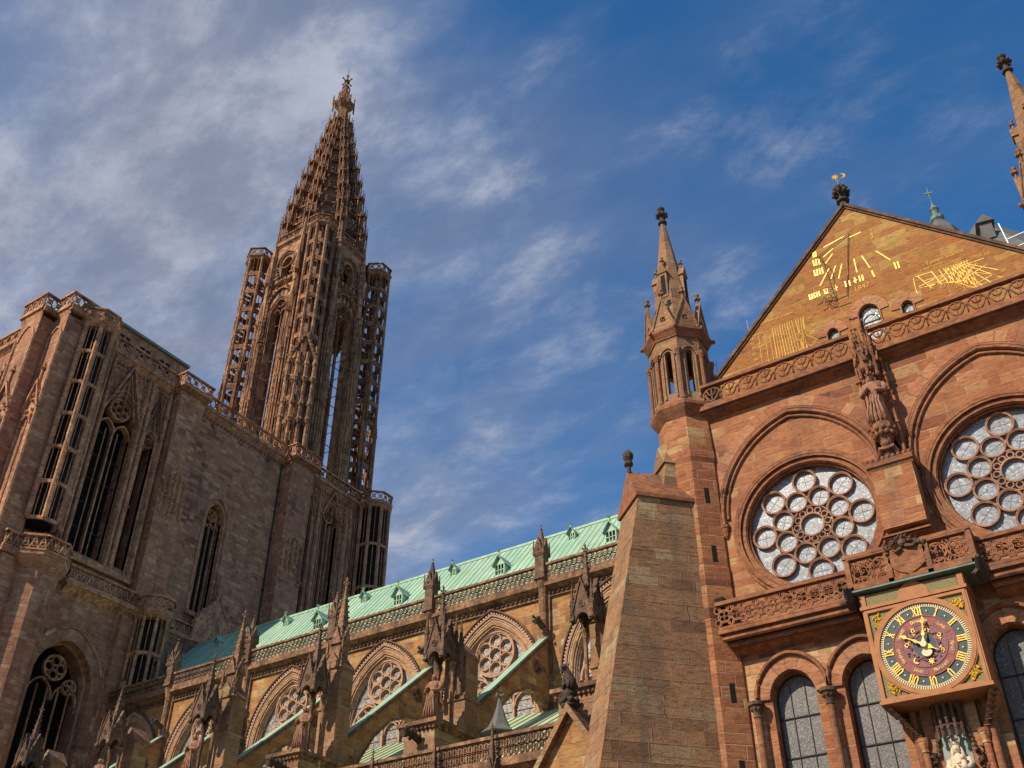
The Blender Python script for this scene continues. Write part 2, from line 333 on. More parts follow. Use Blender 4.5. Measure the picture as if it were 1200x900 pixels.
        if smooth: me.polygons.foreach_set('use_smooth', [True]*nf)
        me.materials.append(M[mat] if isinstance(mat, str) else mat)
        o = bpy.data.objects.new(name, me); COL.objects.link(o)
        if parent is not None:
            o.parent = parent; o.matrix_parent_inverse = Matrix.Translation(-parent_loc(parent))
        if label: o['label'] = label
        return o
def parent_loc(o): return Vector(o.location)
def thing(name, label, cat, loc, group=None):
    o = bpy.data.objects.new(name, None); COL.objects.link(o); o.location = loc; o['label'] = label; o['category'] = cat
    if group: o['group'] = group
    return o
def tag(o, label, cat, group=None):
    o['label'] = label; o['category'] = cat
    if group: o['group'] = group
    return o

def garc(uc, vs, hw, k=1.0, n=9):           # pointed (k>1) or round (k=1) arch from left springing to right springing
    R = hw*k; top = math.acos(max(-1, min(1, (R-hw)/R))); P = []
    for i in range(n+1): a = top*i/n; P.append((uc-hw+R-R*cos(a), vs+R*sin(a)))
    Q = [(2*uc-x, y) for x, y in P[::-1]]
    return P+Q[1:]
def opening(uc, vb, vs, hw, k=1.0, n=9): return [(uc-hw, vb)]+garc(uc, vs, hw, k, n)+[(uc+hw, vb)]
def circ(uc, vc, r, n=28, a0=0): return [(uc+r*cos(a0+2*PI*i/n), vc+r*sin(a0+2*PI*i/n)) for i in range(n)]
def rect(u0, v0, u1, v1): return [(u0, v0), (u1, v0), (u1, v1), (u0, v1)]
def path3(F, P, n): return [F.P(p[0], p[1], n) for p in P]

def foils(mb, F, c, r, lob, n0, n1, wd, a0=PI/2, ring=True, hub=.0):
    if ring: mb.band(F, circ(*c, r, 26), wd*1.2, n0, n1, True)
    rl = r*sin(PI/lob)/(1+sin(PI/lob))*1.02; rc = r-rl
    for i in range(lob):
        a = a0+2*PI*i/lob; mb.band(F, circ(c[0]+rc*cos(a), c[1]+rc*sin(a), rl*.93, 12), wd*.8, n0, n1*.9+n0*.1, True)
    if hub: mb.band(F, circ(*c, hub, 14), wd*.8, n0, n1, True)

def pinnacle(mb, x, y, z0, wd, hb, hs, crock=6, rot=0., gab=True, fin=True, k=4):
    if hb > 0: mb.lathe((x, y, z0), [(wd*.7, 0), (wd*.7, hb*.06), (wd*.62, hb*.08), (wd*.62, hb*.9), (wd*.74, hb*.94), (wd*.74, hb)], k, rot+PI/k)
    if gab:
        for i in range(k):
            a = rot+2*PI*i/k; F = FrA((x, y, 0), a); ap = wd*.74*cos(PI/k); hw = wd*.74*sin(PI/k)
            mb.plate(F, [(-hw, z0+hb*.93), (hw, z0+hb*.93), (0, z0+hb+hw*2.4)], [], ap-.12*wd, ap+.08*wd, True)
            mb.ball(F.P(0, z0+hb+hw*2.5, ap), wd*.08, 5)
    z1 = z0+hb; r0 = wd*.60
    mb.lathe((x, y, z1), [(r0, 0), (wd*.07, hs)], k, rot+PI/k)
    for i in range(k):
        a = rot+PI/k+2*PI*i/k
        for j in range(crock):
            t = (j+.7)/(crock+.6); r = r0+(wd*.07-r0)*t+wd*.05; q = wd*(.10-.04*t)
            mb.ball((x+r*cos(a), y+r*sin(a), z1+hs*t), q, 5, 1.2)
    if fin:
        mb.lathe((x, y, z1+hs*.97), [(wd*.06, 0), (wd*.17, wd*.1), (wd*.06, wd*.25), (wd*.06, wd*.45), (wd*.10, wd*.6), (wd*.02, wd*.8)], 6)
        for i in range(4): a = rot+PI/2*i+PI/4; mb.ball((x+wd*.17*cos(a), y+wd*.17*sin(a), z1+hs*.97+wd*.32), wd*.09, 5)

def rail(mb, F, u0, u1, v0, h, n, style='circle', unit=.8, t=.16, wd=.06, posts=True):
    m = max(1, round(abs(u1-u0)/unit)); un = (u1-u0)/m
    mb.box(F, u0, u1, v0, v0+h*.10, n-t, n+.03); mb.box(F, u0-.04, u1+.04, v0+h*.87, v0+h, n-t-.05, n+.07)
    a, b = v0+h*.10, v0+h*.87; mid = (a+b)/2; d0, d1 = n-t*.75, n-t*.2
    for i in range(m):
        x = u0+un*i; c = x+un/2
        if style == 'leaf':
            mb.band(F, garc(c, a+(b-a)*.42, un*.5, 1.0, 5), wd, d0, d1)
            mb.band(F, [(c, a), (c, a+(b-a)*.42+un*.5)], wd*.9, d0, d1)
            for sg in (-1, 1):
                mb.band(F, [(c+sg*un*.5, a), (c+sg*un*.47, a+(b-a)*.42)], wd, d0, d1)
                mb.band(F, [(c, a+(b-a)*.08), (c+sg*un*.22, a+(b-a)*.24), (c+sg*un*.40, a+(b-a)*.56)], wd*1.1, d0, d1)
                mb.band(F, [(c, a+(b-a)*.44), (c+sg*un*.17, a+(b-a)*.56), (c+sg*un*.27, a+(b-a)*.80)], wd*.9, d0, d1)
        elif style == 'circle':
            r = min(un*.5, (b-a)*.5)*.96
            mb.band(F, circ(c, mid, r, 14), wd, d0, d1, True)
            for q in range(4): an = PI/4+q*PI/2; mb.band(F, circ(c+r*.52*cos(an), mid+r*.52*sin(an), r*.42, 8), wd*.7, d0, d1-.01, True)
            for sg in (-1, 1):
                for s2 in (-1, 1): mb.band(F, [(c+sg*r*.66, mid+s2*r*.70), (c+sg*un*.5, mid+s2*(b-a)*.5)], wd*.8, d0, d1)
        elif style == 'x':
            mb.band(F, [(x, a), (x+un, b)], wd, d0, d1); mb.band(F, [(x+un, a), (x, b)], wd, d0, d1-.01)
            mb.band(F, circ(c, mid, (b-a)*.22, 8), wd*.7, d0, d1+.01, True)
        elif style == 'trefoil':
            r = (b-a)*.27
            for q in ((c-un*.25, mid+(b-a)*.22), (c+un*.25, mid+(b-a)*.22), (c, mid-(b-a)*.22), (c-un*.5, mid-(b-a)*.22)):
                mb.band(F, circ(*q, r, 8), wd, d0, d1, True)
                mb.band(F, circ(*q, r*.4, 5), wd*.7, d0, d1-.01, True)
        elif style == 'tri':
            mb.band(F, [(x, a), (c, b)], wd, d0, d1); mb.band(F, [(c, b), (x+un, a)], wd, d0, d1-.01); mb.band(F, circ(c, a+(b-a)*.33, (b-a)*.18, 7), wd*.7, d0, d1+.01, True)

def figure(mb, x, y, z, h, face=-PI/2, arm=True, wide=1.0, seed=0, crown=False, child=False):
    # standing robed stone figure of height h; face = direction it looks
    r_ = random.Random(seed); K = 18; prof = [(.155, 0), (.16, .04), (.135, .25), (.125, .45), (.13, .56), (.155, .68), (.17, .765), (.15, .815), (.075, .84), (.045, .855), (.045, .875)]
    vs = []; fx, fy = cos(face), sin(face); ph = r_.random()*6
    for (r, t) in prof:
        for j in range(K):
            a = 2*PI*j/K; fold = 1+(.10*sin(6*a+ph+t*3)+.06*sin(11*a+ph*2)) * (1 if t < .7 else .15)
            rx = r*h*fold*(1.12 if .6 < t < .83 else 1)*wide; ry = r*h*fold*.72*wide
            lx, ly = rx*cos(a), ry*sin(a)+.02*h*sin(t*4)
            vs.append((x+lx*(-fy)+ly*fx, y+lx*fx+ly*fy, z+t*h))
    n = len(prof); fs = [(i*K+j, i*K+(j+1) % K, (i+1)*K+(j+1) % K, (i+1)*K+j) for i in range(n-1) for j in range(K)]
    mb.quads(vs, fs+[tuple(range(K))[::-1]])
    def W(a, b, c): return Vector((x+a*h*(-fy)+b*h*fx, y+a*h*fx+b*h*fy, z+c*h))
    # head with nose, hair and beard masses
    mb.lathe(W(0, .012, .865), [(.02*h, 0), (.045*h, .012*h), (.058*h, .05*h), (.062*h, .085*h), (.052*h, .118*h), (.02*h, .135*h)], 10)
    mb.tube([W(0, .068, .945), W(0, .085, .918)], [.008*h, .014*h], 5)
    mb.tube([W(-.058, -.01, .975), W(-.068, -.015, .91), W(-.06, -.01, .86)], [.02*h, .027*h, .018*h], 6); mb.tube([W(.058, -.01, .975), W(.068, -.015, .91), W(.06, -.01, .86)], [.02*h, .027*h, .018*h], 6)
    if crown:
        mb.lathe(W(0, .01, .965), [(.064*h, 0), (.07*h, .035*h), (.06*h, .036*h)], 10)
        for q in range(7): a = 2*PI*q/7; mb.tube([W(.066*cos(a), .01+.066*sin(a), .99), W(.075*cos(a), .01+.075*sin(a), 1.04)], [.014*h, .006*h], 4)
    if arm:
        for sg in (-1, 1):
            hz = .60 if sg > 0 else .66
            mb.tube([W(sg*.165, 0, .78), W(sg*.20, .03, .66), W(sg*.185, .07, .58), W(sg*.09, .155, hz), W(sg*.05, .175, hz+.015)], [.05*h, .052*h, .05*h, .04*h, .026*h], 7)
    for q in range(5):                       # deep drapery folds across the front
        a = -.09+.045*q; mb.tube([W(a*1.3, .10, .56), W(a*.9-.02, .118, .42), W(a*1.4-.03, .125, .2), W(a*1.6-.02, .135, .02)], [.012*h, .02*h, .022*h, .026*h], 5)
    if child:
        mb.lathe(W(.10, .17, .60), [(.05*h, 0), (.065*h, .05*h), (.05*h, .12*h), (.02*h, .14*h)], 8); mb.ball(W(.10, .175, .775), .042*h, 8)

# ================================================================== GROUND
g = MB(); g.quads([(-1500, -1500, 0), (1500, -1500, 0), (1500, 1500, 0), (-1500, 1500, 0)], [(0, 1, 2, 3)])
go = g.build('ground', 'ground'); go['kind'] = 'structure'

# ================================================================== SOUTH TRANSEPT
T = Fr((0, 35, 0), (1, 0))
tr = thing('transept', 'tall gabled south transept of warm red sandstone with two rose windows', 'transept', (-6, 35, 0))
XL, XR = -13.6, 1.9
R1, R2, RR = (-9.75, 20.5), (-2.45, 20.45), 2.52
LAN = [(-11.45, .80), (-8.85, .80), (-4.05, .80), (-1.45, .80)]
m = MB(); holes = [circ(*R1, RR, 40), circ(*R2, RR, 40)]+[opening(u, 6.5, 14.15, hw, 1.12) for u, hw in LAN]
m.plate(T, rect(XL, 0, XR, 27.0), holes, -.75, 0)
m.box(T, XL, XR, 0, 27, -1.3, -1.1)
m.build('wall', 'trans', tr)
m = MB()                                     # paler dressed stone of the lower storey
m.plate(T, rect(XL, 0, XR, 15.7), [opening(u, 6.4, 14.15, hw+.34, 1.12) for u, hw in LAN], -.1, .035)
m.build('lower_wall', 'yellow', tr)
# side and rear walls, roof
m = MB(); m.box(T, XL-.2, XL+.6, 0, 27, -17, -.8); m.box(T, XR-.6, XR+.2, 0, 27, -17, -.8); m.build('side_wall', 'trans', tr)
GX, GB, GT = -5.72, 27.2, 35.62
G = Fr((0, 35.6, 0), (1, 0))
gw = [opening(-5.86, 28.0, 29.35, .42, 1.15, 6), opening(-7.46, 28.5, 28.98, .23, 1.15, 5), opening(-4.34, 28.55, 29.02, .23, 1.15, 5)]
m = MB(); m.plate(G, [(-13.75, GB), (2.1, GB), (2.1, 27.9), (GX, GT), (-13.75, 27.9)], gw, -.5, 0); m.build('gable', 'gable', tr)
m = MB()
for a, b in (((-13.9, 27.75), (GX, GT+.02)), ((GX, GT+.02), (2.3, 27.75))):
    m.band(G, [a, b], .13, -.6, .14); m.band(G, [(a[0], a[1]-.13), (b[0], b[1]-.13)], .12, -.4, .07)
m.build('coping', 'dark', tr)
m = MB(); d = 19
m.quads([G.P(-13.9, 27.75, -.6), G.P(GX, GT, -.6), G.P(GX, GT, -d), G.P(-13.9, 27.75, -d), G.P(2.3, 27.75, -.6), G.P(2.3, 27.75, -d)], [(0, 1, 2, 3), (1, 4, 5, 2)])
m.build('roof', 'lead', tr)
for i, (o_, pa) in enumerate(zip(gw, ('paneglass',)*3)):
    us = [p[0] for p in o_]; c = (min(us)+max(us))/2; hw = (max(us)-min(us))/2; vb = o_[0][1]; vs = vb+(1.35 if i == 0 else .48)
    m = MB(); m.band(G, garc(c, vs, hw+.22, 1.12, 8), .38, -.02, .045, uv=True)
    m.band(G, opening(c, vb, vs, hw+.03, 1.15, 7), .05, -.1, .06)
    fr = m.build('window', 'voussoir', tr)
    m = MB(); m.plate(G, opening(c, vb, vs, hw+.02, 1.15, 6), [], -.20, -.16); m.build('pane', 'paneglass', fr)
    m = MB(); m.band(G, opening(c, vb, vs, hw-.04, 1.15, 7), .03, -.17, -.13)
    if i == 0: m.box(G, c-hw, c+hw, vs-.35, vs-.30, -.17, -.13); m.band(G, garc(c, vs-.33, hw*.8, 1.1, 5), .03, -.17, -.13)
    m.build('glazing_bar', 'iron', fr)
# upper gallery
m = MB(); m.box(T, XL+.2, XR+.3, 26.62, 26.82, -.1, .52); m.box(T, XL+.2, XR+.3, 26.5, 26.62, -.1, .36); m.corn(T, XL+.2, XR+.3, 26.36, 26.5, -.02, .28); m.box(T, XL, XR, 26.5, 26.9, -.9, 0); m.build('cornice', 'transt', tr)
m = MB(); rail(m, T, -13.15, -6.75, 26.82, 1.08, .45, 'leaf', .76, .15, .055); m.build('balustrade', 'transt', tr, 'pierced leaf balustrade left of the crowned statue canopy')
m = MB(); rail(m, T, -5.95, 1.6, 26.82, 1.08, .45, 'leaf', .76, .15, .055); m.build('balustrade', 'transt', tr, 'pierced leaf balustrade right of the statue canopy')

def rose(c, label):
    m = MB()
    for r, w_, n1, n0 in ((2.95, .16, .10, -.02), (2.78, .10, .16, -.02), (2.62, .14, .05, -.02)): m.band(T, circ(*c, r, 48), w_, n0, n1, True)
    for i in range(5):
        r = 2.48-.0*i; m.band(T, circ(*c, 2.56-.022*i, 48), .06, -.10-.08*i, -.02-.08*i, True)
    m.tube(path3(T, circ(*c, 2.86, 48), .12), .07, 6, True); m.tube(path3(T, circ(*c, 2.47, 48), -.16), .04, 6, True)
    rw = m.build('rose_window', 'transt', tr, label)
    # pierced stone plate with eight inner and eight outer rings
    co, ci, ro, ri = 1.90, 1.17, .45, .40
    hs_ = []
    for i in range(8):
        a = PI/2+PI/4*i; hs_.append((c[0]+co*cos(a), c[1]+co*sin(a), ro)); a += PI/8; hs_.append((c[0]+ci*cos(a), c[1]+ci*sin(a), ri))
    m = MB()
    for (x, y, r) in hs_:
        m.band(T, circ(x, y, r+.01, 20), .07, -.40, -.24, True); m.tube(path3(T, circ(x, y, r+.025, 20), -.24), .026, 5, True); m.band(T, circ(x, y, r-.055, 20), .02, -.40, -.33, True)
    for i in range(8):
        a = PI/2+PI/4*i; p = (c[0]+co*cos(a), c[1]+co*sin(a))
        for sg in (-1, 1):
            b = a+sg*PI/8; q = (c[0]+ci*cos(b), c[1]+ci*sin(b)); dx, dy = q[0]-p[0], q[1]-p[1]; l = math.hypot(dx, dy)
            m.band(T, [(p[0]+dx/l*ro, p[1]+dy/l*ro), (q[0]-dx/l*ri, q[1]-dy/l*ri)], .07, -.40, -.25)
        e = (c[0]+2.50*cos(a), c[1]+2.50*sin(a)); m.band(T, [(p[0]+ro*cos(a), p[1]+ro*sin(a)), e], .07, -.40, -.25)
    m.band(T, circ(*c, .46, 24), .06, -.40, -.22, True); m.band(T, circ(*c, .79, 24), .05, -.40, -.25, True)
    for i in range(12):
        a = 2*PI*i/12; m.band(T, circ(c[0]+.60*cos(a), c[1]+.60*sin(a), .12, 9), .045, -.40, -.25, True)
    m.build('tracery', 'rosest', rw)
    m = MB(); m.plate(T, circ(*c, 2.54, 40), [], -.41, -.38); m.build('glass', 'roseglass', rw)
    m = MB()
    for (x, y, r) in hs_:
        a = rnd.choice((0, PI/2))+math.atan2(y-c[1], x-c[0])
        for q in (a, a+PI/2): m.band(T, [(x-r*cos(q), y-r*sin(q)), (x+r*cos(q), y+r*sin(q))], .014, -.385, -.372)
    for i in range(16):
        a = 2*PI*(i+.5)/16; m.band(T, [(c[0]+1.55*cos(a), c[1]+1.55*sin(a)), (c[0]+2.50*cos(a), c[1]+2.50*sin(a))], .018, -.385, -.372)
    for r in (1.75, 2.1): m.band(T, circ(*c, r, 40), .016, -.47, -.44, True)
    m.build('glazing_bar', 'leadbar', rw)
rose(R1, 'complete rose window above the left balcony'); rose(R2, 'rose window at the right edge of the photo')
for c, lab in ((-9.80, 'pointed blind arch over the left rose window'), (-2.35, 'pointed blind arch over the right rose window')):
    m = MB(); A = garc(c, 21.5, 3.28, 1.25, 16); A = [(A[0][0], 21.2)]+A+[(A[-1][0], 21.2)]
    m.tube(path3(T, A, .10), .10, 6); m.tube(path3(T, garc(c, 21.5, 3.10, 1.25, 16), .05), .07, 6); m.tube(path3(T, garc(c, 21.5, 3.42, 1.25, 16), .04), .05, 6)
    m.band(T, A, .14, -.05, .07)
    for sg in (-1, 1): m.lathe(T.P(c+sg*3.28, 20.7, .05), [(.03, 0), (.10, .1), (.16, .42), (.20, .46), (.20, .56)], 8)
    ar = m.build('blind_arch', 'transt', tr, lab)
    m = MB(); m.band(T, garc(c, 21.5, 3.52, 1.25, 16), .46, -.02, .012, side=1, uv=True); m.build('voussoirs', 'voussoir', ar)
# central pier between the roses
m = MB(); m.box(T, -6.98, -5.50, 18.9, 21.35, -.1, .95)
m.wedge(T, -7.02, -5.46, 18.5, 18.52, 18.9, .0, .98); m.build('central_pier', 'trans', tr)
m = MB(); m.box(T, -7.08, -5.40, 21.35, 21.55, -.1, 1.06); m.corn(T, -7.05, -5.43, 21.2, 21.35, .93, 1.02)
for i in range(9): m.ball(T.P(-7.0+i*.19, 21.62, 1.0), .09, 5); m.ball(T.P(-5.45, 21.62, i*.11), .08, 5)
m.build('pier_cap', 'transt', tr)
m = MB(); m.wedge(T, -7.06, -5.42, 18.55, 18.62, 18.9, .2, 1.06); m.build('pier_foot', 'transt', tr)
st = MB(); figure(st, -6.22, 34.30, 23.2, 2.25, -PI/2, seed=3, crown=True, wide=1.0)
tag(st.build('statue', 'statue', None, smooth=True), 'crowned robed stone king standing under a canopy between the two rose windows', 'statue')
# console under the statue, side shafts and the tall canopy over it
m = MB(); cx_, cy_ = -6.22, 34.42
m.lathe((cx_, cy_, 21.55), [(.30, 0), (.24, .25), (.30, .5), (.22, .8), (.26, 1.0), (.42, 1.35), (.46, 1.5), (.46, 1.64)], 8)
for i in range(11):
    a = 2*PI*i/11; m.ball((cx_+.36*cos(a), cy_+.36*sin(a), 22.75), .11, 6); m.ball((cx_+.42*cos(a+.3), cy_+.42*sin(a+.3), 22.95), .09, 6)
m.ball((cx_, cy_-.22, 22.3), .15, 8); m.tube([(cx_-.3, cy_-.1, 21.9), (cx_-.22, cy_-.28, 22.1), (cx_, cy_-.3, 22.05), (cx_+.22, cy_-.28, 22.1), (cx_+.3, cy_-.1, 21.9)], .11, 6)
for sg in (-1, 1):
    m.tube([(cx_+sg*.50, 34.62, 21.55), (cx_+sg*.50, 34.62, 25.6)], .07, 6)
    m.lathe((cx_+sg*.50, 34.62, 23.2), [(.06, 0), (.13, .06), (.13, .13), (.06, .2)], 6)
    m.lathe((cx_+sg*.50, 34.62, 25.4), [(.07, 0), (.15, .08), (.06, .2), (.05, .8), (.01, 1.1)], 6)
m.build('statue_console', 'transt', tr)
m = MB()
m.lathe((cx_, 34.45, 25.70), [(.32, 0), (.40, .08), (.40, .3), (.35, .36), (.33, .9), (.38, .96), (.36, 1.1)], 6)
for i in range(6):
    a = PI/6+PI/3*i; x, y = cx_+.36*cos(a), 34.45+.36*sin(a)
    m.tube([(x, y, 25.45), (x, y, 27.05)], .055, 5); m.lathe((x, y, 26.95), [(.08, 0), (.015, .55)], 5); m.ball((x, y, 25.45), .09, 5)
    F = FrA((cx_, 34.45, 0), a+PI/6); m.band(F, garc(0, 25.70, .18, 1.5, 4), .05, .28, .36); m.band(F, [(-.22, 26.00), (0, 26.60), (.22, 26.00)], .05, .38, .47)
for i in range(6):
    a = PI/3*i; x, y = cx_+.28*cos(a), 34.45+.28*sin(a); m.tube([(x, y, 26.6), (x, y, 27.4)], .045, 5); m.lathe((x, y, 27.35), [(.07, 0), (.015, .4)], 5); m.ball((x, y, 27.78), .05, 5)
m.lathe((cx_, 34.45, 26), [(.2, 0), (.12, .8), (.03, 1.25)], 6)
for i in range(18): a = i*2.4; z = 26.15+i*.14; r = .5-.016*i; m.ball((cx_+r*cos(a), 34.45+r*sin(a), z), .06, 5)
m.build('statue_canopy', 'transt', tr)
# lower gallery
m = MB()
for a, b in ((-13.55, -8.5), (-4.3, 1.9)):
    m = MB(); m.box(T, a, b, 16.52, 16.66, -.1, 1.02); m.box(T, a+.08, b, 16.38, 16.52, -.1, .84); m.tube([T.P(a+.1, 16.36, .82), T.P(b, 16.36, .82)], .10, 8); m.box(T, a+.15, b, 16.18, 16.3, -.1, .62); m.tube([T.P(a+.2, 16.16, .60), T.P(b, 16.16, .60)], .08, 8); m.corn(T, a+.2, b, 15.88, 16.12, -.02, .46)
    m.build('gallery_cornice', 'transt', tr)
for a, b, lab in ((-13.5, -8.55, 'pierced scrollwork balustrade left of the clock'), (-4.25, 1.9, 'pierced scrollwork balustrade right of the clock')):
    m = MB(); rail(m, T, a, b, 16.66, 1.08, 1.0, 'circle', .52, .14, .05)
    k = round((b-a)/.52)
    for i in range(k+1):
        x = a+(b-a)*i/k; m.band(T, circ(x, 17.45, .13, 8), .045, .9, .975, True); m.band(T, circ(x, 16.95, .13, 8), .045, .9, .975, True)
    m.build('balustrade', 'transt', tr, lab)
m = MB(); m.box(T, XL, XL+.35, 17.0, 18.0, .3, .85); m.build('iron_door', 'void', tr)
# lower windows with voussoir arches, columns and leaded glass
for i, (u, hw) in enumerate(LAN):
    m = MB(); m.band(T, garc(u, 14.15, hw+.04, 1.12, 9), .40, -.05, .10, side=1, uv=True)
    m.band(T, garc(u, 14.15, hw+.02, 1.12, 9), .12, -.3, .02, side=1, uv=True)
    wv = m.build('lancet_window', 'voussoir', tr)
    m = MB(); m.tube(path3(T, garc(u, 14.25, hw+.50, 1.10, 10), .16), .085, 6); m.band(T, garc(u, 14.25, hw+.50, 1.10, 10), .14, -.02, .15)
    m.build('hood_mould', 'transt', wv)
    m = MB(); m.plate(T, opening(u, 6.5, 14.15, hw+.05, 1.12), [], -.52, -.48); m.build('glass', 'langlass', wv)
    m = MB()
    for z in (8, 9.4, 10.8, 12.2, 13.55): m.box(T, u-hw, u+hw, z-.02, z+.02, -.48, -.43)
    for du in (-.27, .27): m.box(T, u+du-.012, u+du+.012, 6.5, 14.7, -.48, -.445)
    m.band(T, opening(u, 6.5, 14.15, hw-.03, 1.12), .05, -.5, -.42)
    m.build('glazing_bar', 'iron', wv)
for u in (-12.75, -10.15, -7.6, -5.35, -2.75, -.15):
    m = MB(); m.lathe(T.P(u, 0, .30), [(.125, 6), (.125, 13.55)], 12); cl = m.build('column', 'transt', tr, smooth=False)
    m = MB(); m.lathe(T.P(u, 13.5, .30), [(.13, 0), (.16, .04), (.13, .08), (.15, .2), (.25, .42), (.30, .44), (.30, .56), (.24, .57)], 12)
    for q in range(8): a = PI/4*q; p = T.P(u, 13.82, .30); m.ball((p.x+.2*cos(a), p.y+.2*sin(a), p.z), .055, 5)
    m.build('capital', 'dark', cl)
# sundials painted and gilded on the gable
def px(F, pts, n): return [(p.x, p.z) for p in (atY(a, b, 35.6-n) for a, b in pts)]
def line(m, pts, wd=.035, n=.012): m.band(G, px(G, pts, n), wd*.78, -.01, n)
S1 = lambda x, y: (940+x/8.571, 270+y/8.571)
S2 = lambda x, y: (1060+x/8.571, 280+y/8.571)
S3 = lambda x, y: (860+x/10., 350+y/10.)
m = MB()
for a in (((430, 55), (215, 170)), ((310, 180), (215, 265)), ((305, 235), (235, 330)), ((270, 380), (180, 555)), ((335, 355), (290, 485)), ((398, 335), (365, 485)), ((455, 325), (455, 455)), ((520, 285), (550, 420)), ((600, 255), (680, 375)), ((740, 205), (885, 295)), ((470, 70), (590, 15))):
    line(m, [S1(*p) for p in a], .05)
def strokes(m, S, x, y, n, hgt=60, dx=27, lean=12, v=False, wd=.075, cu=0):
    for i in range(n):
        a = x+i*dx; line(m, [S(a, y-i*9), S(a+lean, y+hgt-i*9)], wd, .014)
        line(m, [S(a-8, y-i*9), S(a+9, y-4-i*9)], .03, .016); line(m, [S(a+lean-8, y+hgt-i*9), S(a+lean+9, y+hgt-4-i*9)], .03, .016)
    if cu: line(m, [S(x, y+5), S(x+lean, y+hgt-4), S(x+lean+20, y+hgt-10), S(x+dx+5, y)], .06, .018)
strokes(m, S1, 110, 225, 2, 45, 22, 6, cu=1); strokes(m, S1, 110, 305, 3, 52, cu=1); strokes(m, S1, 120, 405, 4, 52, 26, cu=1)
strokes(m, S1, 70, 650, 5, 44, 24, cu=1); strokes(m, S1, 222, 595, 2, 42, 24, cu=1); strokes(m, S1, 330, 550, 1, 52); line(m, [S1(325, 585), S1(358, 565)], .05, .02)
strokes(m, S1, 430, 515, 1, 52); strokes(m, S1, 470, 505, 1, 48); strokes(m, S1, 525, 475, 1, 52); line(m, [S1(515, 510), S1(552, 495)], .05, .02); strokes(m, S1, 572, 460, 2, 50, 30)
strokes(m, S1, 700, 408, 1, 55, lean=26); strokes(m, S1, 925, 325, 2, 60, 32, 20)
sd = m.build('sundial', 'gold', tr, 'large gilded sundial numerals high in the middle of the gable')
m = MB(); P3 = [(.0, 0)]
for a in (((460, 20), (450, 660)), ((150, 265), (205, 290), (345, 705)), ((150, 265), (440, 50))): m.tube([atY(*S1(*p), 35.6-n_) for p, n_ in zip(a, (.06, .5 if len(a) == 3 else .06, .06))], .018, 5)
m.tube([atY(*S1(*p), 35.35) for p in ((445, 660), (330, 705), (240, 722), (220, 660), (205, 720), (165, 750))], .022, 5)
m.tube([atY(*S1(270+45*cos(t*.7)*(1-t*.06), 668+45*sin(t*.7)*(1-t*.06)), 35.35) for t in range(14)], .018, 5)
m.tube([atY(*S1(270+30*cos(t*.8), 590+25*sin(t*.8)), 35.35) for t in range(8)], .015, 5)
m.build('gnomon', 'iron', sd)
m = MB()
xt = [270, 345, 390, 425, 465, 500, 530, 560, 590, 620]; xb = [(370, 455), (440, 440), (510, 440), (585, 455), (640, 450), (745, 500), (810, 490), (905, 455), (975, 385), (945, 310)]
for i, (a, b) in enumerate(zip(xt, xb)): line(m, [S2(a, 325-(a-270)*.22), S2(*b)], .032)
for a in (((110, 380), (270, 330)), ((130, 375), (270, 490)), ((145, 480), (300, 400)), ((250, 480), (400, 410)), ((560, 430), (830, 250)), ((700, 460), (880, 360)), ((590, 400), (720, 245)), ((640, 250), (800, 190)), ((450, 430), (560, 430)), ((1065, 405), (1190, 365))): line(m, [S2(*p) for p in a], .028)
for i in range(9): line(m, [S2(410+26*i, 290-10*i), S2(470+34*i, 430+4*i)], .02)
for a in (((330, 430), (420, 330), (520, 270), (640, 215)), ((150, 495), (330, 445), (520, 435), (700, 490)), ((200, 420), (420, 350), (620, 330), (870, 350), (985, 385)), ((90, 400), (110, 500), (150, 590))): line(m, [S2(*q) for q in a], .022)
m.build('sundial', 'gold', tr, 'fan shaped sundial at the right end of the gable')
m = MB()
for i in range(13):
    a = (450+i*(28 if i < 9 else 30), 350-i*12); b = (a[0]+60+i*6, 700-i*6); 
    if i > 9: b = (a[0]+50, 640-(i-9)*10)
    line(m, [S3(*a), S3(*b)], .035 if i % 3 else .05)
for a in (((290, 430), (335, 790)), ((360, 390), (410, 750)), ((420, 430), (470, 735)), ((150, 460), (400, 380)), ((310, 560), (380, 510)), ((250, 810), (310, 730)), ((330, 600), (440, 545)), ((560, 420), (700, 405), (850, 425), (985, 480)), ((620, 460), (740, 475), (960, 575)), ((640, 530), (740, 570), (820, 625)), ((740, 370), (950, 380)), ((640, 335), (800, 320)), ((800, 240), (870, 600)), ((380, 770), (440, 700), (560, 690), (680, 670)), ((280, 580), (560, 430))):
    line(m, [S3(*p) for p in a], .03)
m.build('sundial', 'ochre', tr, 'dense grid sundial at the left end of the gable')

def text_mesh(s, size):
    cu = bpy.data.curves.new('t', 'FONT'); cu.body = s; cu.size = size; cu.extrude = .006; cu.align_x = 'CENTER'; cu.align_y = 'CENTER'
    o = bpy.data.objects.new('t', cu); COL.objects.link(o); bpy.context.view_layer.update()
    me = o.to_mesh(); vs = [v.co.copy() for v in me.vertices]; fs = [tuple(p.vertices) for p in me.polygons]; o.to_mesh_clear()
    bpy.data.objects.remove(o); bpy.data.curves.remove(cu); return vs, fs
_gl = {}
def put_text(m, F, s, u, v, n, size, ang=0., sx_=1.):
    if (s, size) not in _gl: _gl[(s, size)] = text_mesh(s, size)
    vs, fs = _gl[(s, size)]; c, q = cos(ang), sin(ang)
    m.quads([F.P(u+(p.x*sx_*c-p.y*q), v+(p.x*sx_*q+p.y*c), n+p.z) for p in vs], fs)
m = MB()
def ptx(s, S, x, y, size, ang=0.): p = atY(*S(x, y), 35.6); put_text(m, G, s, p.x, p.z, .012, size, ang)
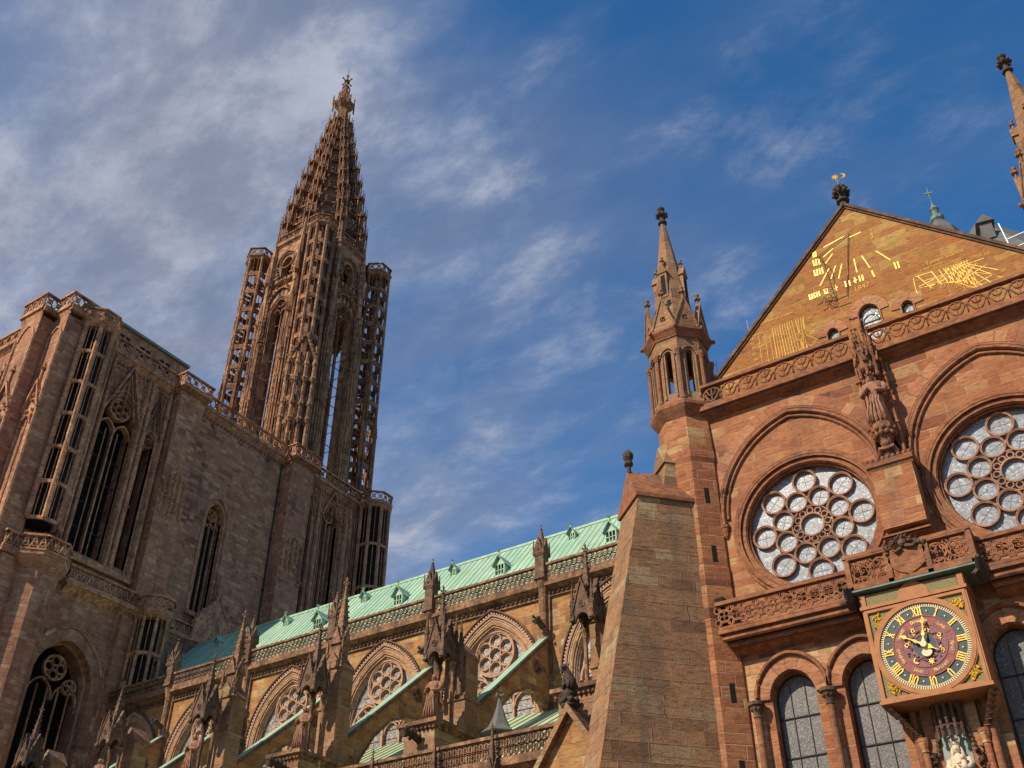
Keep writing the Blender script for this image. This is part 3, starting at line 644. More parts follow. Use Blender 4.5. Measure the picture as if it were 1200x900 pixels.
ptx('Temps sidéral', S2, 400, 185, .27); ptx('HEURES VRAIES', S2, 275, 280, .16)
for s, x, y in (('11', 275, 500), ('12', 385, 480), ('13', 462, 462), ('15', 540, 478), ('14', 620, 495), ('17', 720, 495), ('30', 990, 320), ('10', 1025, 405), ('50', 745, 170), ('19', 690, 190), ('18', 830, 150)): ptx(s, S2, x, y, .22)
ptx('3', S1, 697, 60, .42); ptx('1847', S1, 600, 570, .34)
ptx('Heures temps moyen', S3, 470, 240, .205)
for s, x, y in (('10', 215, 475), ('20', 215, 535), ('15', 235, 585), ('50', 240, 655), ('80', 265, 715), ('25', 320, 690), ('12', 900, 220), ('30', 930, 315), ('80', 920, 405), ('15', 945, 510)): ptx(s, S3, x, y, .20)
m.build('sundial_lettering', 'ochre', tr)

# corner stair turrets (left and right of the gable)
def stair_turret(cx, cy, parent, lab, slits=True):
    c = (cx, cy, 0)
    m = MB(); m.lathe(c, [(1.32, 0), (1.32, 19.4), (1.28, 19.5), (1.28, 24.2), (1.34, 24.4), (1.34, 26.5)], 8 if not slits else 8, PI/8)
    tt = m.build('stair_turret', 'trans', parent, lab)
    m = MB(); m.lathe(c, [(1.30, 26.4), (1.62, 26.8), (1.72, 26.95), (1.72, 27.1), (1.5, 27.35)], 8, PI/8)
    m.lathe(c, [(1.5, 30.75), (1.52, 30.8), (1.66, 31.0), (1.74, 31.1), (1.74, 31.22), (1.5, 31.4), (.3, 31.4)], 8, PI/8); m.build('cornice', 'transt', tt)
    m = MB(); ap = 1.46*cos(PI/8); hw = 1.46*sin(PI/8)
    for i in range(8):
        F = FrA(c, PI/4*i); m.plate(F, rect(-hw, 27.2, hw, 30.85), [opening(0, 27.75, 29.85, .16, 1.3, 5)], ap-.28, ap-.02, True)
        m.tube(path3(F, garc(0, 29.75, .40, 1.1, 7), ap+.03), .055, 6); m.tube(path3(F, garc(0, 29.75, .28, 1.1, 6), ap), .035, 5)
        for sg in (-1, 1): m.tube(path3(F, [(sg*.30, 27.5), (sg*.30, 29.75)], ap+.01), .05, 6)
    m.build('arcade', 'pier', tt)
    m = MB()
    for i in range(8):
        m = MB(); a = PI/8+PI/4*i; x, y = cx+1.50*cos(a), cy+1.50*sin(a)
        m.lathe((x, y, 0), [(.04, 27.0), (.16, 27.3), (.13, 27.4), (.10, 27.45), (.10, 29.6), (.13, 29.63), (.12, 29.68), (.19, 29.85), (.19, 29.95)], 8)
        a = PI/4*i; m.ball((cx+1.78*cos(a+PI/8), cy+1.78*sin(a+PI/8), 31.15), .11, 6); m.build('colonnette', 'transt', tt)
    m = MB()
    for i in range(8):
        m = MB(); F = FrA(c, PI/4*i); h2 = .60
        m.plate(F, [(-h2, 31.35), (h2, 31.35), (0, 33.0)], [circ(0, 31.85, .17, 8)], 1.28, 1.44, True); m.band(F, [(-h2-.03, 31.35), (0, 33.05), (h2+.03, 31.35)], .08, 1.25, 1.50)
        foils(m, F, (0, 31.85), .17, 3, 1.3, 1.42, .04)
        p = F.P(0, 33.0, 1.37); m.lathe(p, [(.05, 0), (.05, .3), (.16, .36), (.07, .5), (.14, .62), (.05, .72)], 6)
        for q in range(4): m.ball(p+Vector((.13*cos(q*PI/2+i), .13*sin(q*PI/2+i), .42)), .06, 5)
        m.build('gablet', 'pier', tt)
    m = MB(); m.lathe(c, [(1.28, 31.35), (.92, 33.4), (.13, 39.0)], 8, PI/8)
    for i in range(4):
        F = FrA(c, PI/2*i+PI/4*.0); m.box(F, -.22, .22, 33.6, 35.1, .35, .86); m.plate(F, [(-.30, 35.1), (.30, 35.1), (0, 35.75)], [], .3, .92, True)
        p = F.P(0, 35.7, .72); m.lathe(p, [(.05, 0), (.05, .2), (.13, .25), (.06, .36), (.10, .45), (.04, .52)], 6)
    sp = m.build('spirelet', 'pier', tt)
    m = MB(); m.lathe((cx, cy, 38.95), [(.13, 0), (.26, .08), (.26, .14), (.14, .26), (.12, .55), (.22, .62), (.14, .72), (.12, .95), (.2, 1.05), (.22, 1.12), (.16, 1.2), (.05, 1.3)], 8)
    for q in range(8): m.ball((cx+.27*cos(q*PI/4), cy+.27*sin(q*PI/4), 39.62), .10, 6)
    m.build('finial', 'darkst', tt)
    m = MB()
    for i in range(4): m = MB(); F = FrA(c, PI/2*i); m.box(F, -.12, .12, 33.75, 34.95, .80, .868); m.build('lucarne_opening', 'void', tt)
    if slits:
        m = MB()
        F = FrA(c, -PI/4); ap = 1.28*cos(PI/8)
        for z in (25.0, 22.7, 20.1, 14.6, 11.9, 9.2): m = MB(); m.box(F, -.09, .11, z-.45, z+.25, ap-.1, ap+.046 if z < 19.5 else ap+.006); m.build('slit_window', 'void', tt)
    for o in [tt]+list(tt.children_recursive):
        me = o.data; n_ = len(me.vertices); co = np.empty(n_*3, 'f'); me.vertices.foreach_get('co', co); co = co.reshape(-1, 3)
        k_ = 1-.08*np.clip((co[:, 2]-24.4)/2, 0, 1); co[:, 0] = cx+(co[:, 0]-cx)*k_; co[:, 1] = cy+(co[:, 1]-cy)*k_; me.vertices.foreach_set('co', co.ravel()); me.update()
    return tt
stair_turret(-14.35, 35.35, tr, 'octagonal stair turret with arcade and spirelet left of the gable')
stair_turret(2.32, 35.35, tr, 'stair turret with spirelet at the right edge of the photo', False)
# diagonal corner buttress
dg = Vector((-sin(rad(42)), -cos(rad(42)), 0)); sd_ = Vector((cos(rad(42)), -sin(rad(42)), 0)); c0 = Vector((-14.35, 35.35, 0))
def D(l, s, z): return c0+dg*l+sd_*s+Vector((0, 0, z))
m = MB(); hb = 1.03; nr_ = 47; vs = []
for i in range(nr_*2):                       # worn courses: every bed joint sits a little in or out
    q = i//2; z = 22.3*min(1, (q+(i % 2)*.97)/(nr_-1)); l = 7.5+(2.95-7.5)*z/22.3
    if i % 2 == 0: jj = [rnd.uniform(-.010, .010) for _ in range(4)]
    if z > 22.25: z = 22.3
    vs += [D(.2, -hb, z), D(.2, hb+jj[0]*.5, z), D(l+jj[1], hb+jj[2], z), D(l+jj[1]+jj[3]*.4, -hb+jj[3], z)]
m.quads(vs, [f for i in range(nr_*2-1) for f in [(i*4+j, i*4+(j+1) % 4, i*4+4+(j+1) % 4, i*4+4+j) for j in range(4)]])
bt = m.build('corner_buttress', 'pier', tr, 'massive sloping corner buttress under a gabled cap')
m = MB(); e = .10
m.quads([D(.6, -hb-e, 22.25), D(3.07, -hb-e, 22.25), D(3.07, hb+e, 22.25), D(.6, hb+e, 22.25), D(.6, -hb-e, 22.42), D(3.07, -hb-e, 22.42), D(3.07, hb+e, 22.42), D(.6, hb+e, 22.42), D(.6, 0, 24.1), D(2.95, 0, 23.95)],
        [(0, 1, 2, 3), (0, 4, 5, 1), (1, 5, 6, 2), (2, 6, 7, 3), (5, 9, 6), (4, 8, 9, 5), (6, 9, 8, 7), (4, 7, 8)])
m.build('gabled_cap', 'transt', bt)
m = MB(); p = D(2.85, 0, 23.9); m.lathe(p, [(.10, 0), (.09, .3), (.2, .4), (.2, .5), (.12, .58), (.22, .75), (.24, .9), (.14, 1.05), (.04, 1.15)], 8); m.build('finial', 'darkst', bt)
m = MB(); m.hexa([D(.6, -.62, 22.5), D(.6, .62, 22.5), D(1.75, .62, 22.5), D(1.75, -.62, 22.5), D(.6, -.62, 24.3), D(.6, .62, 24.3), D(1.45, .62, 24.3), D(1.45, -.62, 24.3)])
m.quads([D(.6, -.66, 24.3), D(1.55, -.66, 24.3), D(1.55, .66, 24.3), D(.6, .66, 24.3), D(.9, 0, 26.0), D(1.5, 0, 25.3)], [(0, 1, 2, 3), (1, 5, 2), (0, 4, 5, 1), (2, 5, 4, 3), (0, 3, 4)])
m.build('upper_step', 'pier', bt)
# apex finial and gilded vane
m = MB(); p = G.P(GX, GT-.1, -.1)
m.lathe(p, [(.22, 0), (.17, .35), (.30, .42), (.30, .5), (.16, .58), (.14, .8), (.2, .95), (.15, 1.35), (.18, 1.45), (.08, 1.5)], 8)
for q in range(8):
    for zz_, r in ((.95, .32), (1.2, .24)): m.ball((p.x+r*cos(q*PI/4), p.y+r*sin(q*PI/4), p.z+zz_), .12, 6)
m.build('gable_finial', 'darkst', tr)
m = MB(); q0 = p+Vector((0, 0, 1.45)); m.tube([q0, q0+Vector((0, 0, .65))], .012, 5); F = Fr((q0.x, q0.y, q0.z+.62), (1, .3))
P8 = []
for i in range(16): r = .20 if i % 2 == 0 else .08; a = PI*i/8; P8.append((-.06+r*cos(a), r*sin(a)))
m.plate(F, P8, [], -.02, .02, True); C2 = [(.24+.16*cos(a), .0+.16*sin(a)) for a in [PI/2+.3-(PI+.6)*i/8 for i in range(9)]]+[(.19+.12*cos(a), .0+.12*sin(a)) for a in [-PI/2+(PI)*i/6 for i in range(7)]]
m.plate(F, C2, [], -.02, .02, True)
tag(m.build('weather_vane', 'gold'), 'small gilded star and crescent on the gable tip finial', 'weather vane')

# ------------------------------------------------------------------ clock balcony and clock
ck = thing('clock', 'square carved stone case with a large blue and red painted clock dial', 'clock', (-6.5, 33.6, 12.8))
K = Fr((0, 33.6, 0), (1, 0)); x0, x1, z0, z1 = -8.2, -4.83, 12.82, 16.0; CX, CZ = -6.49, 14.40
m = MB(); m.box(K, x0+.02, x1-.02, z0+.05, 16.5, -1.35, -.06); m.build('case', 'clockst', ck)
m = MB()
for i, (w_, n) in enumerate(((.16, .0), (.10, .03))):
    m.band(K, rect(x0+w_/2+i*.05, z0+w_/2+i*.05, x1-w_/2-i*.05, z1-w_/2-i*.05), w_, -.06, n, True)
m.box(K, x0-.05, x1+.05, z0-.04, z0+.07, -1.3, .07); m.box(K, x0-.05, x1+.05, z1-.02, z1+.09, -1.3, .07); m.box(K, x0-.03, x1+.03, z1+.09, 16.5, -1.3, -.02)
m.box(K, x0, x0+.18, z1+.09, 16.5, -.1, .05); m.box(K, x1-.18, x1, z1+.09, 16.5, -.1, .05)
m.build('frame', 'clockst', ck)
m = MB(); m.box(K, x0+.2, x1-.2, z1+.12, 16.45, -.1, .0); m.build('upper_panel', 'olive', ck)
m = MB(); m.plate(K, garc(CX+.02, 16.1, .5, 1.0, 8), [], -.02, .03); m.build('lunette', 'clockst', ck)
m = MB(); m.box(K, x0+.16, x1-.16, z0+.14, z1-.14, -.12, -.05); m.build('spandrel', 'olive', ck)
m = MB(); r_ = random.Random(4)
for sx_, sz in ((-1, 1), (1, 1), (1, -1), (-1, -1)):
    for k in range(16):
        u = CX+sx_*(1.27+r_.uniform(-.16, .12)); v = CZ+sz*(1.20+r_.uniform(-.28, .12)); p = K.P(u, v, -.04)
        m.tube([p, K.P(u+r_.uniform(-.12, .12), v+r_.uniform(-.14, .14), .0), K.P(u+r_.uniform(-.2, .2)*.7, v+r_.uniform(-.14, .14), -.03)], [.03, .035, .012], 5)
m.build('spandrel_ornament', 'ochre', ck)
RO = 1.42
m = MB(); m.band(K, circ(CX, CZ, RO+.07, 64), .15, -.06, .05, True); m.band(K, circ(CX, CZ, RO+.16, 64), .05, -.06, .02, True); m.build('dial_rim', 'clockst', ck)
m = MB(); m.plate(K, circ(CX, CZ, RO, 64), [], -.06, -.02); m.build('dial', 'blue', ck)
m = MB()
for i in range(120): a = 2*PI*i/120; m.band(K, [(CX+(RO-.10)*cos(a), CZ+(RO-.10)*sin(a)), (CX+(RO-.01)*cos(a), CZ+(RO-.01)*sin(a))], .036, -.025, .0)
m.band(K, circ(CX, CZ, RO-.115, 64), .018, -.025, .0, True)
M['cream'] = plain('ivory_paint', (.72, .62, .36), .5, var=.1, bump=0)
m.build('minute_track', 'cream', ck)
m = MB(); m.plate(K, circ(CX, CZ, .98, 64), [circ(CX, CZ, .70, 48)], -.03, -.006); m.band(K, circ(CX, CZ, .985, 56), .03, -.02, .015, True); m.band(K, circ(CX, CZ, .70, 56), .03, -.02, .015, True); m.build('weekday_ring', 'red', ck)
m = MB()
for i in range(7):
    a0 = PI/2-2*PI*i/7; m = MB()
    m.plate(K, [(CX+r*cos(a), CZ+r*sin(a)) for r, aa in ((.93, [a0+.34-.068*j for j in range(11)]), (.75, [a0-.34+.068*j for j in range(11)])) for a in aa], [], -.01, .004); m.build('name_cartouche', 'purple', ck)
m = MB(); m.plate(K, circ(CX, CZ, .69, 48), [circ(CX, CZ, .36, 40)], -.02, .0)
r_ = random.Random(8)
for i in range(46):
    a = 2*PI*i/46; r = .52+r_.uniform(-.11, .12); p = K.P(CX+r*cos(a), CZ+r*sin(a), 0.0); m.ball(p, r_.uniform(.035, .06), 6, .8)
m.build('cloud_ring', 'purple', ck)
# gilded numerals, stars, weekday names, planet signs and hands
m = MB(); num = ['XII', 'I', 'II', 'III', 'IIII', 'V', 'VI', 'VII', 'VIII', 'IX', 'X', 'XI']
def glyph(m, ch, fl, x):
    # strokes in a local numeral box: height .26, fl maps (x, y) to the dial
    w_ = .034
    if ch == 'I': m.band(K, [fl(x, -.12), fl(x, .12)], w_*1.15, -.02, .012); [m.band(K, [fl(x-.035, y), fl(x+.035, y)], .02, -.02, .014) for y in (-.125, .125)]; return .075
    if ch == 'V': m.band(K, [fl(x-.045, .12), fl(x-.045, -.06), fl(x, -.125), fl(x+.05, -.06), fl(x+.05, .12)], w_, -.02, .012); [m.band(K, [fl(x+q-.03, .125), fl(x+q+.03, .125)], .02, -.02, .014) for q in (-.045, .05)]; return .15
    m.band(K, [fl(x-.05, .12), fl(x+.05, -.12)], w_, -.02, .012); m.band(K, [fl(x+.05, .12), fl(x-.05, -.12)], w_*.8, -.02, .013); m.band(K, [fl(x-.06, 0), fl(x+.06, 0)], .02, -.02, .015)
    [m.band(K, [fl(x+q-.03, y), fl(x+q+.03, y)], .02, -.02, .014) for q in (-.05, .05) for y in (-.125, .125)]; return .15
for i, s in enumerate(num):
    a = PI/2-2*PI*i/12; ws = sum({'I': .075, 'V': .15, 'X': .15}[c] for c in s); x = -ws/2
    def fl(x_, y_, a=a):
        tx, ty = sin(a), -cos(a); R_ = 1.145+y_; return (CX+R_*cos(a)+tx*x_, CZ+R_*sin(a)+ty*x_)
    m = MB()
    for c in s: wv = {'I': .075, 'V': .15, 'X': .15}[c]; glyph(m, c, fl, x+wv/2); x += wv
    m.build('numeral', 'gold', ck)
m = MB()
for i in range(12):
    m = MB(); a = PI/2-2*PI*(i+.5)/12; c = (CX+1.15*cos(a), CZ+1.15*sin(a)); m.plate(K, [(c[0]+(.045 if j % 2 == 0 else .016)*cos(PI*j/4), c[1]+(.045 if j % 2 == 0 else .016)*sin(PI*j/4)) for j in range(8)], [], -.02, .006); m.build('star', 'cream', ck)
m = MB()
for i, s in enumerate(['Dimanche', 'Lundi', 'Mardi', 'Mercredi', 'Jeudi', 'Vendredi', 'Samedi']):
    a0 = PI/2-2*PI*i/7; st_ = .64/8 if len(s) > 6 else .078; flip = sin(a0) < -.3
    m = MB()
    for j, ch in enumerate(s):
        o_ = (j-(len(s)-1)/2)*st_; a = a0+(o_ if flip else -o_)
        put_text(m, K, ch, CX+.84*cos(a), CZ+.84*sin(a), .008, .155, a-PI/2+(PI if flip else 0), .78)
    m.build('weekday_name', 'gold', ck)
m = MB()
def sg(k, a, r=.55): return (CX+r*cos(a), CZ+r*sin(a))
c = sg(0, rad(-80)); m.plate(K, [(c[0]+(.12 if j % 2 == 0 else .06)*cos(PI*j/8), c[1]+(.12 if j % 2 == 0 else .06)*sin(PI*j/8)) for j in range(16)], [], .0, .03)
m.build('planet_sign', 'gold', ck); m = MB(); c = sg(0, rad(-128)); m.band(K, [(c[0]+.09*cos(t), c[1]+.09*sin(t)) for t in [PI/2+.3+i*.4 for i in range(9)]], .04, 0, .03)
for an, kind in ((168, 'mars'), (118, 'merc'), (72, 'jup'), (22, 'ven'), (-25, 'sat')):
    m.build('planet_sign', 'gold', ck); m = MB(); c = sg(0, rad(an))
    if kind == 'mars': m.band(K, circ(*c, .06, 10), .03, 0, .03, True); m.band(K, [(c[0]+.04, c[1]+.04), (c[0]+.12, c[1]+.13)], .028, 0, .03); m.band(K, [(c[0]+.05, c[1]+.13), (c[0]+.12, c[1]+.13), (c[0]+.12, c[1]+.06)], .024, 0, .03)
    if kind in ('merc', 'ven'):
        m.band(K, circ(c[0], c[1]+.04, .05, 10), .028, 0, .03, True); m.band(K, [(c[0], c[1]-.01), (c[0], c[1]-.13)], .026, 0, .03); m.band(K, [(c[0]-.05, c[1]-.07), (c[0]+.05, c[1]-.07)], .026, 0, .03)
        if kind == 'merc': m.band(K, [(c[0]-.05, c[1]+.14), (c[0], c[1]+.09), (c[0]+.05, c[1]+.14)], .026, 0, .03)
    if kind == 'jup': m.band(K, [(c[0]-.08, c[1]+.08), (c[0]-.02, c[1]+.1), (c[0], c[1]+.02), (c[0]-.07, c[1]-.05), (c[0]+.09, c[1]-.05)], .028, 0, .03); m.band(K, [(c[0]+.04, c[1]+.1), (c[0]+.04, c[1]-.12)], .026, 0, .03)
    if kind == 'sat': m.band(K, [(c[0]-.02, c[1]+.13), (c[0]-.02, c[1]-.03)], .028, 0, .03); m.band(K, [(c[0]-.07, c[1]+.08), (c[0]+.03, c[1]+.08)], .026, 0, .03); m.band(K, [(c[0]-.02, c[1]+.02), (c[0]+.05, c[1]+.03), (c[0]+.05, c[1]-.05), (c[0]+.01, c[1]-.11)], .028, 0, .03)
m.build('planet_sign', 'gold', ck)
def hand(name, an, ln, wd, n, tail):
    m = MB(); a = rad(an); t = (cos(a), sin(a)); s_ = (-sin(a), cos(a))
    def q(l, w_): return (CX+t[0]*l+s_[0]*w_, CZ+t[1]*l+s_[1]*w_)
    m.plate(K, [q(-.02, -wd*.4), q(ln*.12, -wd*.9), q(ln*.25, -wd*.35), q(ln*.34, -wd*1.2), q(ln*.5, -wd*.3), q(ln*.72, -wd*.3), q(ln*.80, -wd*1.5), q(ln, 0), q(ln*.80, wd*1.5), q(ln*.72, wd*.3), q(ln*.5, wd*.3), q(ln*.34, wd*1.2), q(ln*.25, wd*.35), q(ln*.12, wd*.9), q(-.02, wd*.4)], [], n, n+.025, True)
    if tail: m.plate(K, [q(0, -wd*.4), q(-tail*.3, -wd*1.8), q(-tail*.55, -wd*.3), q(-tail, 0), q(-tail*.55, wd*.3), q(-tail*.3, wd*1.8), q(0, wd*.4)], [], n, n+.025, True)
    m.build(name, 'gold', ck)
hand('clock_hand', 80, .92, .05, .16, 0); hand('clock_hand', 147, .80, .045, .10, .55)
m = MB(); m.plate(K, circ(CX, CZ, .10, 16), [], .0, .20, True); cc = (CX+.03, CZ-.22); m.plate(K, [(cc[0]+.17*cos(a), cc[1]+.17*sin(a)) for a in [PI+.1+i*(PI-.2)/9 for i in range(10)]]+[(cc[0]+.06, cc[1]+.12), (cc[0]-.06, cc[1]+.12)], [], .05, .09, True); m.build('hub', 'cream', ck)
# roofed balcony over the clock
m = MB(); m.hexa([K.P(-8.55, 16.6, .22), K.P(-4.32, 16.6, .22), K.P(-4.32, 16.5, -1.3), K.P(-8.62, 16.5, -1.3), K.P(-8.55, 16.66, .22), K.P(-4.32, 16.66, .22), K.P(-4.45, 16.72, -1.3), K.P(-8.5, 16.72, -1.3)])
m.build('drip_roof', 'copperd', ck)
m = MB(); m.box(K, -8.45, -4.22, 16.72, 16.84, -1.3, .12)
for a, b in ((-8.3, -6.95), (-5.75, -4.4)): rail(m, K, a, b, 16.84, 1.12, .08, 'circle', .62, .13, .05)
for a, b in ((-8.3, -6.95), (-5.75, -4.4)):
    for i in range(8): m.band(K, circ(a+.1+i*.165, 17.05+.5*(i % 2), .11, 8), .04, -.03, .05, True)
for u in (-8.38, -7.0, -5.7, -4.30): m.box(K, u-.09, u+.09, 16.72, 18.0, -.08, .12)
m.box(K, -8.45, -8.3, 16.84, 17.96, -1.3, -.02); m.box(K, -4.37, -4.22, 16.84, 17.96, -1.3, -.02)
m.box(K, -8.5, -6.9, 17.88, 18.0, -.12, .16); m.box(K, -5.8, -4.2, 17.88, 18.0, -.12, .16)
m.build('balcony', 'transt', tr, 'projecting pierced balcony with a coat of arms above the clock')
m = MB(); sh = [(-.52, .95)]+[(-.60+.06*sin(i*1.7), .95-.12*i) for i in range(1, 6)]+[(-.42, .22), (-.25, .12), (0, .02), (.25, .12), (.42, .22)]+[(.60+.06*sin(i*1.3), .95-.12*i) for i in range(5, 0, -1)]+[(.52, .95)]
m.plate(K, [(-6.35+a*.98, 16.82+b) for a, b in sh], [], -.02, .12, True)
m.build('carved_shield', 'transt', tr)
m = MB(); r_ = random.Random(5)
m.ball(K.P(-6.38, 17.95, .16), .15, 10); 
for i in range(34):
    a = PI*i/33; u = -6.35+.60*cos(a); v = 17.72+.38*sin(a); q = K.P(u, v, .08); m.tube([q, K.P(u+r_.uniform(-.14, .14), v+r_.uniform(-.1, .16), .16), K.P(u+r_.uniform(-.2, .2), v+r_.uniform(-.12, .12), .08)], [.05, .055, .02], 5)
m.tube([K.P(-6.30, 17.82, .18), K.P(-6.05, 17.75, .22), K.P(-5.92, 17.9, .15)], [.08, .07, .05], 6); m.tube([K.P(-6.45, 17.78, .18), K.P(-6.65, 17.66, .22), K.P(-6.75, 17.8, .12)], [.07, .06, .04], 6)
m.build('crest_carving', 'dark', tr)
for u, lab in ((-4.25, 'dark dragon gargoyle right of the clock'), (-8.55, 'dark gargoyle left of the clock')):
    m = MB(); m.tube([K.P(u, 16.35, -.4), K.P(u+.05, 16.45, .1), K.P(u+.08, 16.6, .35), K.P(u+.1, 16.68, .6)], [.2, .17, .14, .07], 7)
    for i in range(8): m.tube([K.P(u+.03, 16.5, .1), K.P(u+.25*cos(i), 16.45+.25*sin(i*1.3), .05+.06*i)], [.09, .03], 5)
    m.build('gargoyle', 'darkst', tr, lab)
# brackets, pier and Madonna under the clock
for sg_ in (-1, 1):
    m = MB(); F = Fr((0, 33.6, 0), (1, 0)); u = CX+sg_*1.40
    def bp(a, b, c): return K.P(a, b, c)
    m.hexa([bp(u-sg_*.62-.05, 11.6, -1.25), bp(u-sg_*.62+.05, 11.6, -1.25), bp(u-sg_*.62+.05, 11.6, -1.4), bp(u-sg_*.62-.05, 11.6, -1.4), bp(u+sg_*.2-.07, 12.78, -.08), bp(u+sg_*.2+.07, 12.78, -.08), bp(u+sg_*.2+.07, 12.78, -1.4), bp(u+sg_*.2-.07, 12.78, -1.4)])
    b_ = m.build('bracket', 'clockst', ck)
    m = MB()
    for i in range(9): t = i/8; p = K.P(u+sg_*(.24-.80*(1-t)), 11.7+1.05*t, -.12-1.1*(1-t)); m.box(Fr((p.x, p.y, p.z), (1, 0)), -.07, .12, -.05, .05, -.18, .06)
    m.build('dentils', 'dark', b_)
m = MB(); m.box(T, -7.35, -5.65, 6, 12.8, 0, .35)
for u in (-7.42, -5.58): m.lathe(T.P(u, 0, .42), [(.11, 6), (.11, 11.4), (.14, 11.42), (.12, 11.5), (.19, 11.75), (.19, 11.85)], 10)
m.build('niche_pier', 'trans', tr)
m = MB(); m.plate(T, opening(-6.5, 9.2, 11.85, .42, 1.3), [], .30, .372); m.build('niche_back', 'niche', tr)
m = MB()
for i in range(26): a = rnd.uniform(-.38, .38); b = rnd.uniform(10.2, 12.0); m.plate(T, [(-6.5+a+(.035 if j % 2 == 0 else .014)*cos(PI*j/4), b+(.035 if j % 2 == 0 else .014)*sin(PI*j/4)) for j in range(8)], [], .37, .378)
m.build('niche_star', 'cream', tr)
m = MB()
for i in range(7):
    a = PI*(i+.5)/7+PI; x, y = -6.5+.48*cos(a), 34.62+.45*sin(a)
    m.tube([(x, y, 11.75), (x, y, 12.6)], .045, 5); m.lathe((x, y, 12.55), [(.06, 0), (.012, .3)], 5)
    for z in (11.7, 11.95, 12.25): m.ball((x, y, z), .065, 5)
    F = FrA((-6.5, 34.62, 0), a+.22); m.band(F, garc(0, 11.9, .11, 1.5, 4), .04, .40, .47)
m.lathe((-6.5, 34.66, 12.1), [(.34, 0), (.30, .5), (.1, .75)], 8)
for sg_ in (-1, 1):
    for i in range(5): m.ball(T.P(-6.5+sg_*(.47+.02*i), 11.85-.14*i, .42), .085, 5)
m.build('niche_canopy', 'dark', tr)
for sg_ in (-1, 1):
    m = MB()
    for i in range(22): u = -6.5+sg_*.70+rnd.uniform(-.12, .12); z = rnd.uniform(10.2, 11.35); m.tube([T.P(u, z, .35), T.P(u+rnd.uniform(-.1, .1), z+rnd.uniform(-.1, .15), .50), T.P(u+rnd.uniform(-.1, .1), z+.1, .38)], [.05, .05, .02], 5)
    m.build('foliage_carving', 'dark', tr)
mb_ = MB(); X, Y, Z = -6.48, 34.45, 9.9            # seated Madonna, crowned, child on her knee
def mp_(a, b, c): return (X+a, Y-b, Z+c)
mb_.lathe(mp_(0, 0, 0), [(.42, 0), (.40, .35), (.36, .62), (.27, .75), (.25, .95), (.28, 1.12), (.22, 1.22), (.09, 1.27), (.07, 1.33)], 16)
mb_.lathe(mp_(0, .03, 1.31), [(.04, 0), (.095, .05), (.12, .13), (.12, .20), (.09, .27), (.04, .30)], 12)
mb_.lathe(mp_(0, .02, 1.55), [(.12, 0), (.14, .09), (.11, .10)], 10)
for q in range(6): a = PI/3*q; mb_.tube([mp_(.13*cos(a), .02+.13*sin(a), 1.62), mp_(.15*cos(a), .02+.15*sin(a), 1.74)], [.03, .012], 5)
mb_.tube([mp_(0, .14, 1.46), mp_(0, .165, 1.41)], [.015, .024], 5)
for sg_ in (-1, 1):
    mb_.tube([mp_(sg_*.10, -.02, 1.54), mp_(sg_*.14, -.02, 1.36), mp_(sg_*.19, .0, 1.18)], [.04, .06, .05], 6)
    mb_.tube([mp_(sg_*.27, 0, 1.13), mp_(sg_*.33, .08, .92), mp_(sg_*.27, .25, .80), mp_(sg_*.10, .36, .86)], [.09, .10, .085, .05], 8)
    mb_.tube([mp_(sg_*.16, .02, .62), mp_(sg_*.20, .34, .60), mp_(sg_*.20, .40, .30), mp_(sg_*.18, .42, .0)], [.17, .16, .14, .13], 9)
for i in range(7): mb_.tube([mp_(-.28+.09*i, .36, .55-.05*(i % 2)), mp_(-.24+.08*i, .45, .3), mp_(-.28+.09*i, .46, .02)], [.03, .035, .03], 5)
mb_.lathe(mp_(.17, .28, .74), [(.09, 0), (.11, .12), (.08, .26), (.04, .30)], 9); mb_.ball(mp_(.17, .30, 1.12), .085, 9)
mb_.tube([mp_(.10, .32, .98), mp_(0, .38, .93), mp_(-.05, .36, 1.0)], [.04, .035, .02], 6); mb_.tube([mp_(.15, .36, .78), mp_(.02, .44, .70), mp_(-.04, .44, .62)], [.05, .045, .03], 6)
tag(mb_.build('statue', 'white', None, smooth=True), 'pale crowned Madonna seated with a child in the niche below the clock', 'statue')
m = MB(); m.box(T, -6.95, -6.05, 9.55, 9.9, .3, .95); m.build('statue_plinth', 'dark', tr)

# ------------------------------------------------------------------ crossing roof, rods and rails
cr = thing('crossing_roof', 'dark grey slate pyramid roof with dormer showing behind the gable', 'roof', (-1.2, 50, 30))
m = MB(); m.lathe((-1.2, 52, 0), [(8.5, 30), (8.5, 34.2)], 8, PI/8); m.build('drum_wall', 'trans', cr)
m = MB()
RG = [(-3.1, 50, 45.3), (3.5, 57, 45.3)]
m.lathe((-1.2, 52, 0), [(9.0, 34), (.3, 45.6)], 8, PI/8); m.lathe((-3.15, 50, 43.0), [(1.6, -3), (.9, 1.2), (.25, 2.3)], 8); rf = m.build('roof', 'lead', cr)
m = MB(); m.box(Fr((-.9, 49.3, 0), (1, .2)), -.32, .32, 41.9, 43.1, -1.2, .3); m.plate(Fr((-.9, 49.3, 0), (1, .2)), [(-.5, 43.05), (.5, 43.05), (0, 43.6)], [], -1.4, .45, True); m.build('dormer', 'lead', rf)
m = MB(); m.lathe((-3.15, 50, 45.1), [(.2, 0), (.4, .25), (.4, .45), (.15, .7), (.2, .95), (.3, 1.1), (.12, 1.4), (.03, 1.7), (.03, 3.0)], 8); m.box(Fr((-3.15, 50, 0), (1, .3)), -.25, .25, 47.6, 47.7, -.03, .03); m.build('finial', 'copperd', cr)
sf = thing('scaffold_rail', 'thin pale metal guard rail at the right end of the gable', 'railing', (.3, 36.8, 29)); m = MB()
p0, p1 = atY(1170, 262, 36.8), atY(1185, 292, 36.8)
m.tube([p0, p1, p1-Vector((0, 0, 1.5))], .035, 6)
